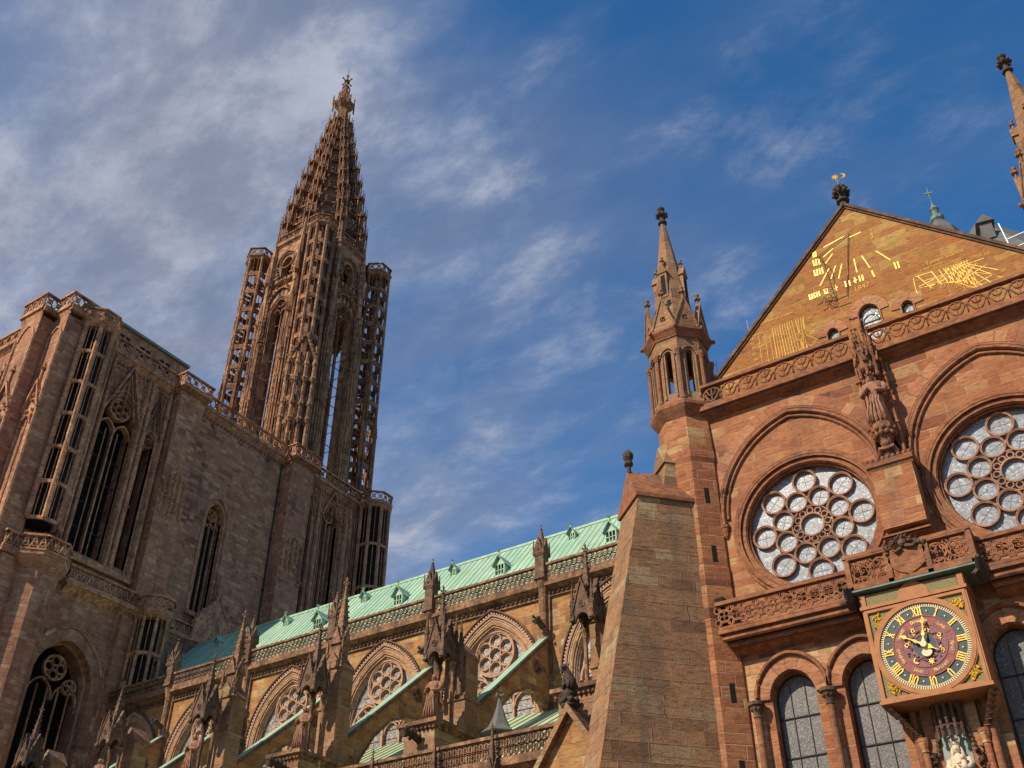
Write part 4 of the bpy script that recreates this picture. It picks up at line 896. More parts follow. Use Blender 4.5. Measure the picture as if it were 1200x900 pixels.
for dz in (0, .55): a = p1+Vector((0, 0, dz)); m.tube([a, a+Vector((4.5, .0, .35))], .03, 6)
for dx in (1.2, 2.6): m.tube([p1+Vector((dx, 0, -1.2)), p1+Vector((dx, 0, .8))], .03, 6)
m.build('rails', 'steel', sf)
for (a, b), lab in (((876, 380), 'white lightning rod standing half way up the left gable edge'), ((840, 428), 'white rod at the foot of the left gable edge')):
    m = MB(); p = atY(a, b, 35.9); m.tube([p+Vector((0, 0, -.9)), p+Vector((0, 0, .25))], .022, 5); tag(m.build('lightning_rod', 'steel'), lab, 'rod')

# ================================================================== NAVE
NX0, NX1 = -76.95, -13.2
nv = thing('nave', 'long ochre sandstone nave with traceried windows under a green copper roof', 'nave', (-45, 53, 0))
V = Fr((0, 53, 0), (1, 0))
WC = [-27.6, -36.75, -45.9, -54.7, -63.6, -72.2]; SH = [-23.5, -32.6, -41.7, -50.6, -59.3, -68.0]
m = MB(); m.plate(V, rect(NX0, 0, NX1, 31.0), [opening(c, 22.2, 24.65, 3.2, 1.5, 9) for c in WC], -1.0, 0); m.build('clerestory_wall', 'nave', nv)
m = MB(); m.box(V, NX0, NX1, 0, 30.9, -15.8, -15.2); m.build('north_wall', 'nave', nv)
for c in WC:
    m = MB()
    for hw, wd, n1 in ((3.64, .12, .14), (3.50, .08, .05), (3.38, .10, .02), (3.26, .08, -.04)):
        m.band(V, opening(c, 22.2, 24.65, hw, 1.5, 12), wd, -.10, n1)
    for hw, n in ((3.14, -.12), (3.06, -.24), (2.98, -.36)): m.band(V, opening(c, 22.2, 24.65, hw, 1.5, 12), .09, n-.14, n); m.tube(path3(V, opening(c, 22.2, 24.65, hw-.02, 1.5, 12), n), .05, 5)
    wi = m.build('clerestory_window', 'navewin', nv)
    m = MB(); A = garc(c, 24.65, 3.72, 1.5, 30)          # carved leaf hood
    m.band(V, garc(c, 24.65, 3.88, 1.5, 14), .09, -.02, .24); m.band(V, garc(c, 24.65, 3.72, 1.5, 14), .18, -.02, .03); hm = m.build('hood_mould', 'dark', wi)  # dark band stands for the shaded recess behind the paler leaves
    m = MB()
    for q, p in enumerate(A): m.band(V, [(p[0]-.06*(1 if p[0] > c else -1), p[1]-.07), (p[0]+.04*(1 if p[0] > c else -1), p[1]+.05)], .12, .03, .16)
    m.build('leaf_carving', 'navewin', wi)
    m = MB()
    cz = 27.25; m.plate(V, circ(c, cz, 1.44, 30), [circ(c, cz, .40, 14)]+[circ(c+.93*cos(PI/2+PI/3*q), cz+.93*sin(PI/2+PI/3*q), .34, 12) for q in range(6)], -.58, -.46)
    for s in (-1, 1): m.plate(V, circ(c+s*1.42, 25.15, .88, 24), [circ(c+s*1.42+.53*cos(PI/2+PI*.4*q), 25.15+.53*sin(PI/2+PI*.4*q), .23, 10) for q in range(5)], -.58, -.47)
    foils(m, V, (c, 27.25), 1.42, 6, -.62, -.30, .085, hub=.45); m.band(V, circ(c, 27.25, 1.50, 28), .10, -.6, -.24, True)
    for s in (-1, 1):
        foils(m, V, (c+s*1.42, 25.15), .86, 5, -.62, -.34, .07); m.band(V, garc(c+s*1.42, 24.2, 1.36, 1.25, 8), .12, -.62, -.30)
        for t in (-.7, .7): m.band(V, garc(c+s*1.42+t, 23.6, .62, 1.3, 5), .08, -.62, -.36)
        m.box(V, c+s*1.42-.06, c+s*1.42+.06, 22.2, 24.3, -.62, -.34)
    m.box(V, c-.09, c+.09, 22.2, 25.8, -.62, -.28)
    m.build('tracery', 'navewin', wi)
    m = MB(); m.plate(V, opening(c, 22.2, 24.65, 3.22, 1.5, 9), [], -.60, -.56); m.build('glass', 'naveglass', wi)
    m = MB()
    for z in (22.7, 23.3, 23.9, 24.6, 25.9, 26.5, 27.9): m.box(V, c-2.8 if z < 26 else c-2.0, c+2.8 if z < 26 else c+2.0, z-.015, z+.015, -.56, -.53)
    m.build('glazing_bar', 'iron', wi)
m = MB(); m.box(V, NX0, NX1, 30.62, 31.0, -1, .55); m.corn(V, NX0, NX1, 30.35, 30.62, -.02, .42); m.box(V, NX0, NX1, 29.95, 30.02, -.01, .16); m.build('cornice', 'navet', nv)
m = MB(); x = NX0
while x < NX1: m.ball(V.P(x, 30.18, .10), .10, 5); m.ball(V.P(x+.17, 30.32, .12), .08, 5); x += .36
m.box(V, NX0, NX1, 30.03, 30.35, 0, .025); m.build('leaf_frieze', 'dark', nv)
xs = [NX0]+sorted(SH)+[NX1]
for a, b in zip(xs, xs[1:]):
    m = MB(); rail(m, V, a+.4, b-.4, 31.0, 1.2, .5, 'trefoil', .78, .15, .055); m.build('balustrade', 'navet', nv)
for X in SH:
    m = MB(); m.lathe((X, 52.75, 0), [(.27, 16), (.27, 29.9), (.30, 29.95), (.30, 30.05), (.27, 30.1), (.34, 30.5), (.48, 30.9), (.50, 31.1)], 10); m.box(V, X-.42, X+.42, 16, 30.9, -.05, .18)
    sh = m.build('wall_shaft', 'navet', nv)
    m = MB(); m.lathe((X, 52.6, 31.1), [(.62, 0), (.62, .15), (.50, .25), (.46, 1.6), (.55, 1.7), (.55, 1.8)], 4, PI/4)
    for i in range(4):
        F = FrA((X, 52.6, 0), PI/2*i); m.plate(F, [(-.40, 32.9), (.40, 32.9), (0, 34.1)], [], .25, .42, True); m.tube([F.P(.38, 32.8, .38), F.P(.38, 33.9, .38)], [.08, .03], 4)
        for q in range(3): m.ball(F.P(0, 33.2+.4*q, .45-.05*q), .08, 5)
    m.lathe((X, 52.6, 32.9), [(.40, 0), (.30, .9), (.05, 2.0)], 4, PI/4); m.ball((X, 52.6, 34.8), .12, 6); m.ball((X, 52.6, 35.1), .07, 6)
    m.build('pinnacle', 'dark', sh)
m = MB()                                             # copper roof with standing seams
def slope(u0, u1): return [V.P(u0, 31.0, -.9), V.P(u1, 31.0, -.9), V.P(u1, 39.2, -8), V.P(u0, 39.2, -8)]
m.quads(slope(NX0, NX1)+[V.P(NX0, 31, -15.1), V.P(NX1, 31, -15.1)], [(0, 1, 2, 3), (3, 2, 5, 4)])
m.box(V, NX0, NX1, 39.14, 39.32, -8.12, -7.88)
x = NX0+.3
while x < NX1:
    b = slope(x-.016, x+.016); up = Vector((0, -.025, .03)); m.quads(b+[p+up for p in b], [(4, 5, 6, 7), (0, 1, 5, 4), (1, 2, 6, 5), (3, 0, 4, 7)]); x += .55
rf = m.build('roof', 'copper', nv)
def dormer(X, y, s, lab=None):
    zb = 31.0+(y-53.9)*8.2/7.1; F = Fr((X, y, 0), (1, 0))
    m = MB(); m.box(F, -.62*s, -.50*s, zb-.1, zb+1.25*s, -1.2*s, 0); m.box(F, .50*s, .62*s, zb-.1, zb+1.25*s, -1.2*s, 0); m.box(F, -.62*s, .62*s, zb-.1, zb+.12*s, -.2, .0)
    m.plate(F, [(-.62*s, zb+1.2*s), (.62*s, zb+1.2*s), (0, zb+2.1*s)], [], -.1, -.01)
    for u in (-.17, .17): m.box(F, u*s-.03, u*s+.03, zb, zb+1.2*s, -.12, -.03)
    m.box(F, -.5*s, .5*s, zb+.62*s, zb+.68*s, -.12, -.03)
    do = m.build('dormer', 'copper', rf)
    o = MB(); e = .80*s; R0 = F.P(0, zb+2.25*s, .25); R1_ = F.P(0, zb+2.25*s, -2.4*s)
    o.quads([F.P(-e, zb+1.08*s, .22), F.P(e, zb+1.08*s, .22), F.P(e, zb+1.08*s, -1.4*s), F.P(-e, zb+1.08*s, -1.4*s), R0, R1_, F.P(-e, zb+1.0*s, .22), F.P(e, zb+1.0*s, .22), F.P(0, zb+2.12*s, .22)], [(1, 2, 5, 4), (3, 0, 4, 5), (0, 6, 8, 4), (7, 1, 4, 8)])
    o.lathe(F.P(0, zb+2.2*s, .1), [(.06, 0), (.05, .35*s), (.14, .42*s), (.06, .5*s), (.17, .58*s), (.04, .68*s)], 6)
    o.build('dormer_roof', 'copper', do) if False else o.build('dormer_roof', 'copper', rf)
    o = MB(); o.box(F, -.5*s, .5*s, zb, zb+1.2*s, -.4, -.35); o.build('dormer_opening', 'void', rf)
for X in (-30.0, -39.4, -49.0, -57.4, -65.6, -75.0): dormer(X, 57.6, .74)
for X in (-21.0, -37.9+3.6, -45.2, -54.4, -63.2, -71.6): dormer(X, 59.6, .48)
# south aisle
A_ = Fr((0, 40, 0), (1, 0))
m = MB(); m.box(A_, NX0, -17, 0, 15.3, -.8, 0); m.build('aisle_wall', 'nave', nv)
m = MB(); m.box(A_, NX0, -17, 15.3, 15.55, -.8, .42); m.corn(A_, NX0, -17, 15.0, 15.3, -.02, .34); m.box(A_, NX0, -17, 14.4, 14.5, -.02, .15); m.build('aisle_cornice', 'navet', nv)
m = MB(); rail(m, A_, -76, -17.3, 15.55, 1.2, .38, 'trefoil', .60, .15, .06); m.build('aisle_balustrade', 'navet', nv)
m = MB(); m.quads([A_.P(NX0, 15.6, -.7), A_.P(-13.2, 15.6, -.7), A_.P(-13.2, 22.7, -13), A_.P(NX0, 22.7, -13)], [(0, 1, 2, 3)])
x = NX0+.3
while x < -13.3:
    b = [A_.P(x-.03, 15.6, -.7), A_.P(x+.03, 15.6, -.7), A_.P(x+.03, 22.7, -13), A_.P(x-.03, 22.7, -13)]; up = Vector((0, -.03, .06)); m.quads(b+[p+up for p in b], [(4, 5, 6, 7), (0, 1, 5, 4), (1, 2, 6, 5), (3, 0, 4, 7)]); x += .75
m.build('aisle_roof', 'copper2', nv)
m = MB(); m.lathe((-30, 44, 0), [(.5, 16), (.5, 18.5), (1.0, 18.45), (.62, 18.75), (.38, 19.2), (.18, 19.8), (.07, 20.3), (.17, 20.38), (.05, 20.5)], 6, PI/4)
for q in range(4): m.tube([(-30, 44, 20.4), (-30+.28*cos(q*PI/2), 44+.28*sin(q*PI/2), 20.45)], .05, 5)
m.build('lead_turret', 'lead', nv)
for X in (-27.2, -30.5, -34.3, -37.8, -41.6, -45.5, -50, -54.5, -59, -63.5, -68):
    m = MB(); pinnacle(m, X, 39.3, 13.4, .40, 1.7, 1.9, 6); m.build('small_pinnacle', 'dark', nv)

def fly(X, lab):
    F = Fr((X+.26, 0, 0), (0, 1))
    und = [(45, 16.2), (45.5, 17.8), (46.3, 19.6), (47.4, 21.2), (48.8, 22.5), (50.3, 23.2), (51.5, 23.3), (52.4, 22.9), (53.0, 22.0)]
    m = MB(); m.plate(F, [(44.9, 16.2)]+und+[(53.0, 27.35), (44.9, 20.45)], [circ(51.4, 24.85, .45, 14)], -.52, 0, True)
    fb = m.build('flying_buttress', 'nave', nv, lab)
    m = MB(); foils(m, F, (51.4, 24.85), .45, 4, -.5, .03, .09); m.band(F, und, .14, -.56, .05); m.build('foil_opening', 'navet', fb)
    m = MB(); m.band(F, [(44.9, 20.60), (53.0, 27.48)], .06, -.50, .04); m.build('coping', 'copper', fb)
    m = MB(); m.band(F, [(44.9, 20.42), (53.0, 27.30)], .20, -.62, .10); m.build('coping_mould', 'dark', fb)
    m = MB(); q = Vector((X, 52.6, 27.9)); m.tube([q+Vector((0, .4, 0)), q, q+Vector((.0, -.5, .15)), q+Vector((0, -.8, .35))], [.26, .24, .16, .16], 7)
    for i in range(6): m.ball(q+Vector((.2*cos(i), -.5-.1*i, .2+.2*sin(i*2))), .11, 5)
    m.build('carved_head', 'darkst', fb)
def pier(X, tall, lab, rich=False):
    F = Fr((X, 42.8, 0), (1, 0)); r_ = random.Random(int(-X*10))
    m = MB(); m.box(F, -.95, .95, 0, 18.2, -2.2, 2.1); m.box(F, -.70, .70, 18.6, 24.2 if tall else 22.9, -1.85, -.72)
    zt = 24.2 if tall else 22.9
    m.quads([F.P(-.82, zt, -.62), F.P(.82, zt, -.62), F.P(.82, zt, -1.95), F.P(-.82, zt, -1.95), F.P(0, zt+1.0, -.62), F.P(0, zt+1.0, -1.95)], [(0, 1, 4), (1, 2, 5, 4), (2, 3, 5), (3, 0, 4, 5), (0, 3, 2, 1)])
    m.box(F, -.78, .78, zt-2.4, zt-2.22, -1.93, -.64)
    pr_ = m.build('buttress_pier', 'pier', nv, lab)
    m = MB(); m.box(F, -1.25, 1.25, 18.42, 18.62, -2.3, 2.4); m.corn(F, -1.2, 1.2, 18.15, 18.42, 2.05, 2.3)
    for s in (-1, 1): m.box(F, s*.95-.12, s*.95+.12, 18.2, 18.42, -2.2, 2.2)
    for i in range(9): m.ball(F.P(-1.0+.25*i, 18.25, 2.2), .10, 5); m.ball(F.P(1.08, 18.25, 2-.5*i), .10, 5)
    m.build('platform_cornice', 'navet', pr_)
    cy = 42.8-.62; h = 22.4; m = MB()
    for sx_ in (-1, 1):
        for sy in (-1, 1): m = MB(); m.lathe((X+sx_*.48, cy+sy*.5, 18.6), [(.17, 0), (.17, .2), (.11, .28), (.11, 3.1), (.15, 3.15), (.13, 3.2), (.22, 3.5), (.22, 3.65)], 8)
        m.build('aedicule_column', 'navet', pr_)
    m = MB()
    for i in range(4):
        G_ = FrA((X, cy, 0), PI/2*i); m.plate(G_, [(-.64, 22.2)]+[(-.40, 22.2)]+garc(0, 22.2, .36, 1.3, 6)+[(.40, 22.2), (.64, 22.2), (.0, 24.3)], [], .46, .60, True)
        m.band(G_, [(-.68, 22.25), (0, 24.45), (.68, 22.25)], .08, .42, .66); foils(m, G_, (0, 23.1), .17, 3, .58, .64, .04)
        for q in range(4):
            for s in (-1, 1): m.ball(G_.P(s*(.62-.15*q), 22.6+.48*q, .6), .075, 5)
    pinnacle(m, X, cy, 22.9, .70, .0, 3.3, 9, 0, False)
    for sx_ in (-1, 1):
        for sy in (-1, 1): pinnacle(m, X+sx_*.56, cy+sy*.56, 22.2, .20, .9 if not rich else 1.6, 1.1, 3)
    m.build('aedicule_canopy', 'dark', pr_)
    if tall:
        m = MB(); pinnacle(m, X, 44.05, 24.4, .80, 1.5, 3.9, 10)
        for sx_ in (-1, 1): pinnacle(m, X+sx_*.6, 43.6, 23.9, .24, 1.1, 1.2, 3)
        m.build('pinnacle', 'navet', pr_)
    if rich:
        m = MB()
        for sx_ in (-1, 1): m = MB(); pinnacle(m, X+sx_*.80, 42.9, 20.5, .26, 2.6, 1.6, 5); m.build('pinnacle', 'dark', pr_)
    m = MB(); g0 = Vector((X, 40.7, 17.7))
    m.tube([g0+Vector((0, .3, 0)), g0+Vector((0, -.3, .1)), g0+Vector((0, -.9, .2)), g0+Vector((0, -1.3, .05))], [.22, .2, .15, .17], 7)
    for i in range(8): m.ball(g0+Vector((.2*cos(i*1.7), -.2-.14*i, .15+.15*sin(i*2))), .12, 5)
    m.build('gargoyle', 'darkst', pr_)
    s_ = MB(); figure(s_, X-.0, cy-.42, 19.1, 2.3, -PI/2, seed=int(-X)); s2 = s_
    return s2
data = [(-23.5, False, 'buttress pier with arcaded niche beside the corner buttress', False, 'the corner buttress'),
        (-32.6, False, 'buttress pier with statues between the two widest visible flying buttresses', True, 'the second pier from the right'),
        (-41.7, True, 'tall crocketed buttress pier in the middle of the nave', False, 'the third pier from the right'),
        (-50.6, True, 'tall crocketed buttress pier left of the nave middle', False, 'the fourth pier from the right'),
        (-59.3, False, 'crocketed buttress pier near the tower', False, 'the fifth pier from the right'),
        (-68.0, False, 'crocketed buttress pier in front of the tower arch window', False, 'the pier nearest the tower')]
for X, t, lab, rich, wh in data:
    fly(X, None); s_ = pier(X, t, lab, rich)
    if X != -23.5: tag(s_.build('niche_statue', 'statue', smooth=True), 'small robed statue under the canopy of '+wh, 'statue', 'niche statues on the nave piers')
# gabled chapel porch in the lower middle of the picture, with seated figure on top
ch = thing('chapel', 'small gabled chapel roof of sandstone slabs at the foot of the corner buttress', 'chapel', (-22.6, 38.5, 0))
F = Fr((0, 38.2, 0), (1, 0)); m = MB(); m.box(F, -23.9, -20.8, 0, 14.2, -2, 0); m.plate(F, [(-23.9, 14.2), (-20.8, 14.2), (-22.35, 16.5)], [], -2, 0); m.build('wall', 'nave', ch)
m = MB(); m.band(F, [(-24.2, 14.0), (-22.35, 16.65), (-20.5, 14.0)], .22, -2.4, .35); m.box(F, -24.3, -20.4, 13.6, 13.95, -2.2, .4); m.build('roof', 'pier', ch)
m = MB()
for i in range(7):
    for s in (-1, 1): t = i/7; m.ball(F.P(-22.35+s*1.75*(1-t), 14.2+2.45*t, .1), .15, 5)
m.build('crockets', 'dark', ch)
s_ = MB(); q = Vector((-22.45, 38.3, 16.7))
s_.lathe(q, [(.3, 0), (.42, .15), (.25, .35), (.22, .5), (.36, .6), (.3, .75), (.2, .85)], 9)
for i in range(7): s_.ball(q+Vector((.34*cos(i*.9), .34*sin(i*.9), .32)), .15, 6)
s_.tube([q+Vector((.2, 0, .8)), q+Vector((.1, -.05, 1.2)), q+Vector((-.02, -.1, 1.6)), q+Vector((-.08, -.22, 1.82)), q+Vector((-.1, -.42, 1.80))], [.26, .25, .17, .15, .07], 9)
for a in (-.13, .13): s_.tube([q+Vector((a, -.15, 1.35)), q+Vector((a, -.28, 1.1)), q+Vector((a, -.30, .82))], [.09, .07, .07], 6); s_.tube([q+Vector((a, .05, 1.1)), q+Vector((a*1.6, -.1, 1.0)), q+Vector((a*1.4, -.02, .8))], [.14, .11, .09], 6); s_.tube([q+Vector((a*.7, -.14, 1.88)), q+Vector((a*.8, -.12, 2.02))], [.05, .015], 4)
tag(s_.build('animal_statue', 'darkst', smooth=True), 'dark stone beast sitting on the carved finial of the chapel gable', 'statue')

# ================================================================== WEST TOWER BLOCK
tb = thing('tower_block', 'massive pinkish brown west block with huge lancet windows below the open platform', 'tower', (-85, 62, 0))
E_ = Fr((-77, 0, 0), (0, 1)); TZ = 64.2
WA = [(47.7, 1.75), (52.0, .95)]; WN = [(73.8, .75), (77.6, 1.55)]
m = MB()
holes = [opening(47.6, 43.3, 57.6, 1.85, 1.6, 8), opening(51.35, 43.5, 56.8, .72, 2.0, 6), opening(61.1, 42.7, 53.0, 1.12, 1.7, 8), opening(73.6, 41, 59.2, .62, 2.0, 6), opening(77.4, 41, 60.0, 1.35, 1.7, 7), opening(48.2, 20, 31.8, 2.75, 1.3, 8)]
m.plate(E_, rect(39.5, 0, 86.3, TZ), holes, -1.6, 0); m.build('east_wall', 'tower', tb)
m = MB(); S_ = Fr((0, 39.1, 0), (1, 0)); m.plate(S_, rect(-93.5, 0, -77.0, TZ), [opening(-82.9, 43, 56.5, 1.8, 1.6, 8), opening(-88.5, 43, 56.5, 1.8, 1.6, 8)], -1.6, 0)
m.box(E_, 39.5, 86.3, 0, TZ, -17.2, -16); m.box(Fr((0, 86.3, 0), (1, 0)), -94, -77.0, 0, TZ, 0, 1.2); m.build('side_wall', 'tower', tb)
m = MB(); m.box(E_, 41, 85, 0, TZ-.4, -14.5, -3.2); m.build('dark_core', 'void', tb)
m = MB(); m.box(E_, 39.6, 86.2, TZ-.5, TZ, -16, -1.6); m.build('platform_floor', 'tower', tb)
def reveal(m, F, uc, vb, vs, hw, k, steps, dn=.22, w_=.16, n=9):
    for i in range(steps):
        h = hw+.5*w_+w_*(steps-1-i); nn = .16-dn*i
        m.band(F, opening(uc, vb, vs, h, k, n), w_, nn-dn-.15, nn, uv=False); m.tube(path3(F, opening(uc, vb, vs, h-w_*.4, k, n), nn), w_*.32, 5)
def gabled(m, F, uc, vb, vt, hw):            # openwork gable above a window
    m.band(F, [(uc-hw, vb), (uc, vt), (uc+hw, vb)], .22, .05, .42); m.band(F, [(uc-hw*.7, vb+.2), (uc, vt-1.2), (uc+hw*.7, vb+.2)], .10, .05, .30)
    m.band(F, [(uc, vt-2.2), (uc, vb+.4)], .12, .05, .25)
    for i in range(9):
        for s in (-1, 1): t = i/9; m.ball(F.P(uc+s*hw*(1-t)*1.06, vb+(vt-vb)*t, .38), .17, 5)
    m.lathe(F.P(uc, vt-.1, .25), [(.12, 0), (.1, .5), (.28, .65), (.1, .85), (.04, 1.2)], 6)
# large window of the south tower
m = MB(); reveal(m, E_, 47.6, 43.3, 57.6, 1.85, 1.6, 3); w1 = m.build('tower_window', 'towert', tb, 'tall twin light window with a pierced circle and openwork gable at the left')
m = MB(); 
for u in (46.95, 48.3): m.tube([E_.P(u, 43.3, -.7), E_.P(u, 56.6, -.7)], .06, 6)
m.band(E_, [(47.6, 43.3), (47.6, 57)], .16, -.8, -.4)
foils(m, E_, (47.6, 58.9), 1.12, 6, -.9, -.2, .16)
for s in (-1, 1): m.band(E_, garc(47.6+s*.9, 56.2, .88, 1.5, 6), .14, -.9, -.3)
m.build('tracery', 'towert', w1)
m = MB()
for z in (46, 48.5, 51, 53.5, 56): m.box(E_, 45.8, 49.4, z-.05, z+.05, -.95, -.85)
m.build('iron_bar', 'iron', w1)
m = MB(); gabled(m, E_, 47.6, 57.8, 63.9, 2.1); m.build('openwork_gable', 'towert', w1)
m = MB(); reveal(m, E_, 51.35, 43.5, 56.8, .72, 2.0, 2, .25, .14); w2 = m.build('tower_window', 'towert', tb, 'narrow dark lancet beside the tall gabled window')
m = MB(); foils(m, E_, (51.35, 57.0), .5, 4, -.8, -.1, .1); gabled(m, E_, 51.35, 57.6, 62.3, 1.05); m.build('openwork_gable', 'towerd', w2)
for u in (45.4, 49.75, 50.35, 52.5):
    m = MB(); m.tube([E_.P(u, 42.6, .28), E_.P(u, 60.5, .28)], .22, 7); m.lathe(E_.P(u, 60.3, .28), [(.25, 0), (.34, .3), (.34, .5), (.22, .6), (.2, 2.2), (.03, 3.6)], 7); m.box(E_, u-.2, u+.2, 42.6, TZ-1, 0, .2); m.build('wall_shaft', 'towert', tb)
m = MB(); m.wedge(E_, 44.5, 52.9, 42.3, 42.9, 43.3, -.1, .5); m.build('window_sill', 'towert', tb)
m = MB(); m.box(E_, 45.9, 46.9, 40.9, 42.1, -.3, .02); m.build('small_opening', 'void', tb)
# central lancet
m = MB(); reveal(m, E_, 61.1, 42.7, 53.0, 1.12, 1.7, 3, .26, .17); w3 = m.build('tower_window', 'towert', tb, 'single lancet with three lights in the plain middle wall above the nave roof')
m = MB()
for u in (60.4, 61.1, 61.8): m.box(E_, u-.06, u+.06, 42.7, 53.6, -.95, -.7)
foils(m, E_, (61.1, 53.6), .62, 4, -.95, -.65, .1)
for u in (60.35, 61.1, 61.85): m.band(E_, garc(u, 52.2, .36, 1.5, 4), .08, -.95, -.68)
m.build('tracery', 'towert', w3)
m = MB(); m.wedge(E_, 59.4, 62.8, 42.1, 42.5, 42.8, -.1, .4); m.build('window_sill', 'towert', w3)
m = MB(); m.plate(E_, opening(61.1, 42.7, 53.0, 1.13, 1.7, 8), [], -1.3, -1.25); m.build('glass', 'void', w3)
# north tower windows
for u, b, s_, hw, k, lab in ((73.6, 41, 59.2, .62, 2.0, 'slim lancet beside the middle buttress under the spire'), (77.4, 41, 60.0, 1.35, 1.7, 'tall gabled window under the spire')):
    m = MB(); reveal(m, E_, u, b, s_, hw, k, 2, .3, .18); wn_ = m.build('tower_window', 'towert', tb, lab)
    m = MB()
    if hw > 1:
        m.box(E_, u-.09, u+.09, b, s_+.4, -.9, -.5); foils(m, E_, (u, s_+.9), .75, 5, -.9, -.4, .12)
        for s in (-1, 1): m.box(E_, u+s*.62-.05, u+s*.62+.05, b, s_, -.9, -.5)
    else: m.box(E_, u-.05, u+.05, b, s_+.4, -.9, -.5)
    gabled(m, E_, u, s_+.4, s_+(4.0 if hw > 1 else 3.2), hw+.25); m.build('tracery', 'towert', wn_)
for u in (75.2, 79.9, 80.6):
    m = MB(); m.tube([E_.P(u, 38, .25), E_.P(u, 60.5, .25)], .24, 7); m.lathe(E_.P(u, 60.4, .25), [(.26, 0), (.36, .3), (.2, .5), (.18, 1.8), (.03, 3)], 7); m.box(E_, u-.2, u+.2, 38, TZ-1, 0, .18); m.build('wall_shaft', 'towert', tb)
# slender attached shafts, blind panels and painted shade strips between the windows
for k_, (ua, ub, za, zb) in enumerate(((43.6, 45.6, 43, 63.6), (49.6, 50.7, 43, 63.6), (52.0, 52.9, 43, 63.6), (72.6, 73.1, 38, 63.6), (74.3, 76.0, 38, 63.6), (78.9, 82.0, 38, 63.6))):
    m = MB(); d = MB(); u = ua
    while u < ub:
        zt = zb-rnd.choice((0, .6, 2.5, 4.5)); m.tube([E_.P(u, za, .16), E_.P(u, zt-1.5, .16)], rnd.uniform(.06, .11), 5); m.lathe(E_.P(u, zt-1.6, .16), [(.12, 0), (.17, .15), (.10, .3), (.02, 1.6)], 5)
        for z in (za+6, za+12.5): m.lathe(E_.P(u, z+rnd.uniform(-.4, .4), .16), [(.1, 0), (.2, .15), (.1, .35)], 5)
        if u+.36 < ub:
            z = za+.4
            while z < zb-3: d.box(E_, u+.10, u+.26, z, z+rnd.uniform(2.6, 4.2), -.1, .012); z += 4.6
        u += .36
    m.build('shaft_cluster', 'towert', tb); d.build('shade_slot', 'void', tb)  # black strips stand for the shade between the shafts
m = MB()
for u in range(44, 82):
    if 52.4 < u < 72.9: continue
    m.band(E_, garc(u+.0, 62.6, .36, 1.5, 4), .09, -.02, .14); m.band(E_, [(u-.42, 62.5), (u, 64.0), (u+.42, 62.5)], .07, -.02, .12)
    m.ball(E_.P(u+.5, 62.2, .1), .16, 5)
m.build('blind_arcade', 'towert', tb)
# buttresses on the east face
def buttress(u0, u1, n1, z0, lab, base=False):
    m = MB(); m.box(E_, u0, u1, 0, TZ-.6, 0, n1); bo = m.build('buttress', 'tower', tb, lab)
    m = MB()
    for s in (0, 1):
        for q in (u0, u1): pass
    for zz_ in (TZ-2.4,):
        m.band(E_, garc((u0+u1)/2, zz_, (u1-u0)*.32, 1.6, 5), .10, n1-.02, n1+.06)
        m.band(E_, garc((u0+u1)/2-(u1-u0)*.5, zz_, (u1-u0)*.22, 1.6, 4), .08, n1-.02, n1+.05)
    for z in (54.0,):
        for q in range(5):
            t = u0+(u1-u0)*(q+.5)/5; h_ = z-.6-abs(q-2)*.5; m.tube([E_.P(t, z-4+.7*(q % 2), n1+.08), E_.P(t, h_, n1+.08)], .11, 5); m.lathe(E_.P(t, h_, n1+.08), [(.14, 0), (.24, .15), (.16, .3), (.15, .6), (.02, 1.9)], 5)
            for w_ in range(4): m.ball(E_.P(t+rnd.uniform(-.1, .1), h_+.4+.35*w_, n1+.12), .13, 5)
            m.band(E_, garc(t, z-2.4, .24, 1.5, 4), .08, n1-.02, n1+.14)
        m.band(E_, [(u0, z-.4), ((u0+u1)/2, z+.9), (u1, z-.4)], .14, n1-.02, n1+.14)
        for q in range(12): m.ball(E_.P(u0+(u1-u0)*rnd.random(), z-rnd.random()*5, n1+.05), rnd.uniform(.12, .28), 6)
    m.build('buttress_carving', 'towert', bo); return bo
buttress(52.9, 56.0, 1.25, 43, 'broad square buttress left of the plain middle wall'); buttress(69.2, 72.6, 1.35, 40, 'broad square buttress under the spire left corner')
m = MB(); m.tube([E_.P(68.7, 20, .12), E_.P(68.7, 63.4, .12)], .09, 6)
for z in range(24, 62, 6): m.box(E_, 68.55, 68.85, z, z+.12, 0, .24)
m.build('drainpipe', 'iron', tb)
# cornice and platform balustrade, with boxes over the buttresses
segs = [(43.6, 52.4, .0), (56.5, 68.6, .0), (73.2, 82.0, .0)]
m = MB(); m.box(E_, 43, 86, TZ, TZ+.3, -.8, .55); m.corn(E_, 43, 86, TZ-.55, TZ, -.02, .45)
for u0, u1, d in ((52.5, 56.4, 1.9), (68.8, 73.1, 2.0)): m.box(E_, u0, u1, TZ+.001, TZ+.32, -.5, d); m.corn(E_, u0+.1, u1-.1, TZ-.45, TZ, .6, d-.15); m.corn(E_, u0+.3, u1-.3, TZ-1.0, TZ-.45, .9, d-.5)
m.build('cornice', 'towert', tb)
m = MB(); x = 43.5
while x < 82: m.ball(E_.P(x, TZ-.75, .06), .16, 5); x += .5
for x in (58.5, 62.5, 66.5): m.ball(E_.P(x, TZ-1.2, .1), .3, 6)
m.build('cornice_carving', 'towerd', tb)
for u0, u1, d in segs:
    m = MB(); rail(m, E_, u0, u1, TZ+.3, 1.5, .5, 'x', 1.15, .2, .10); m.build('balustrade', 'towert', tb)
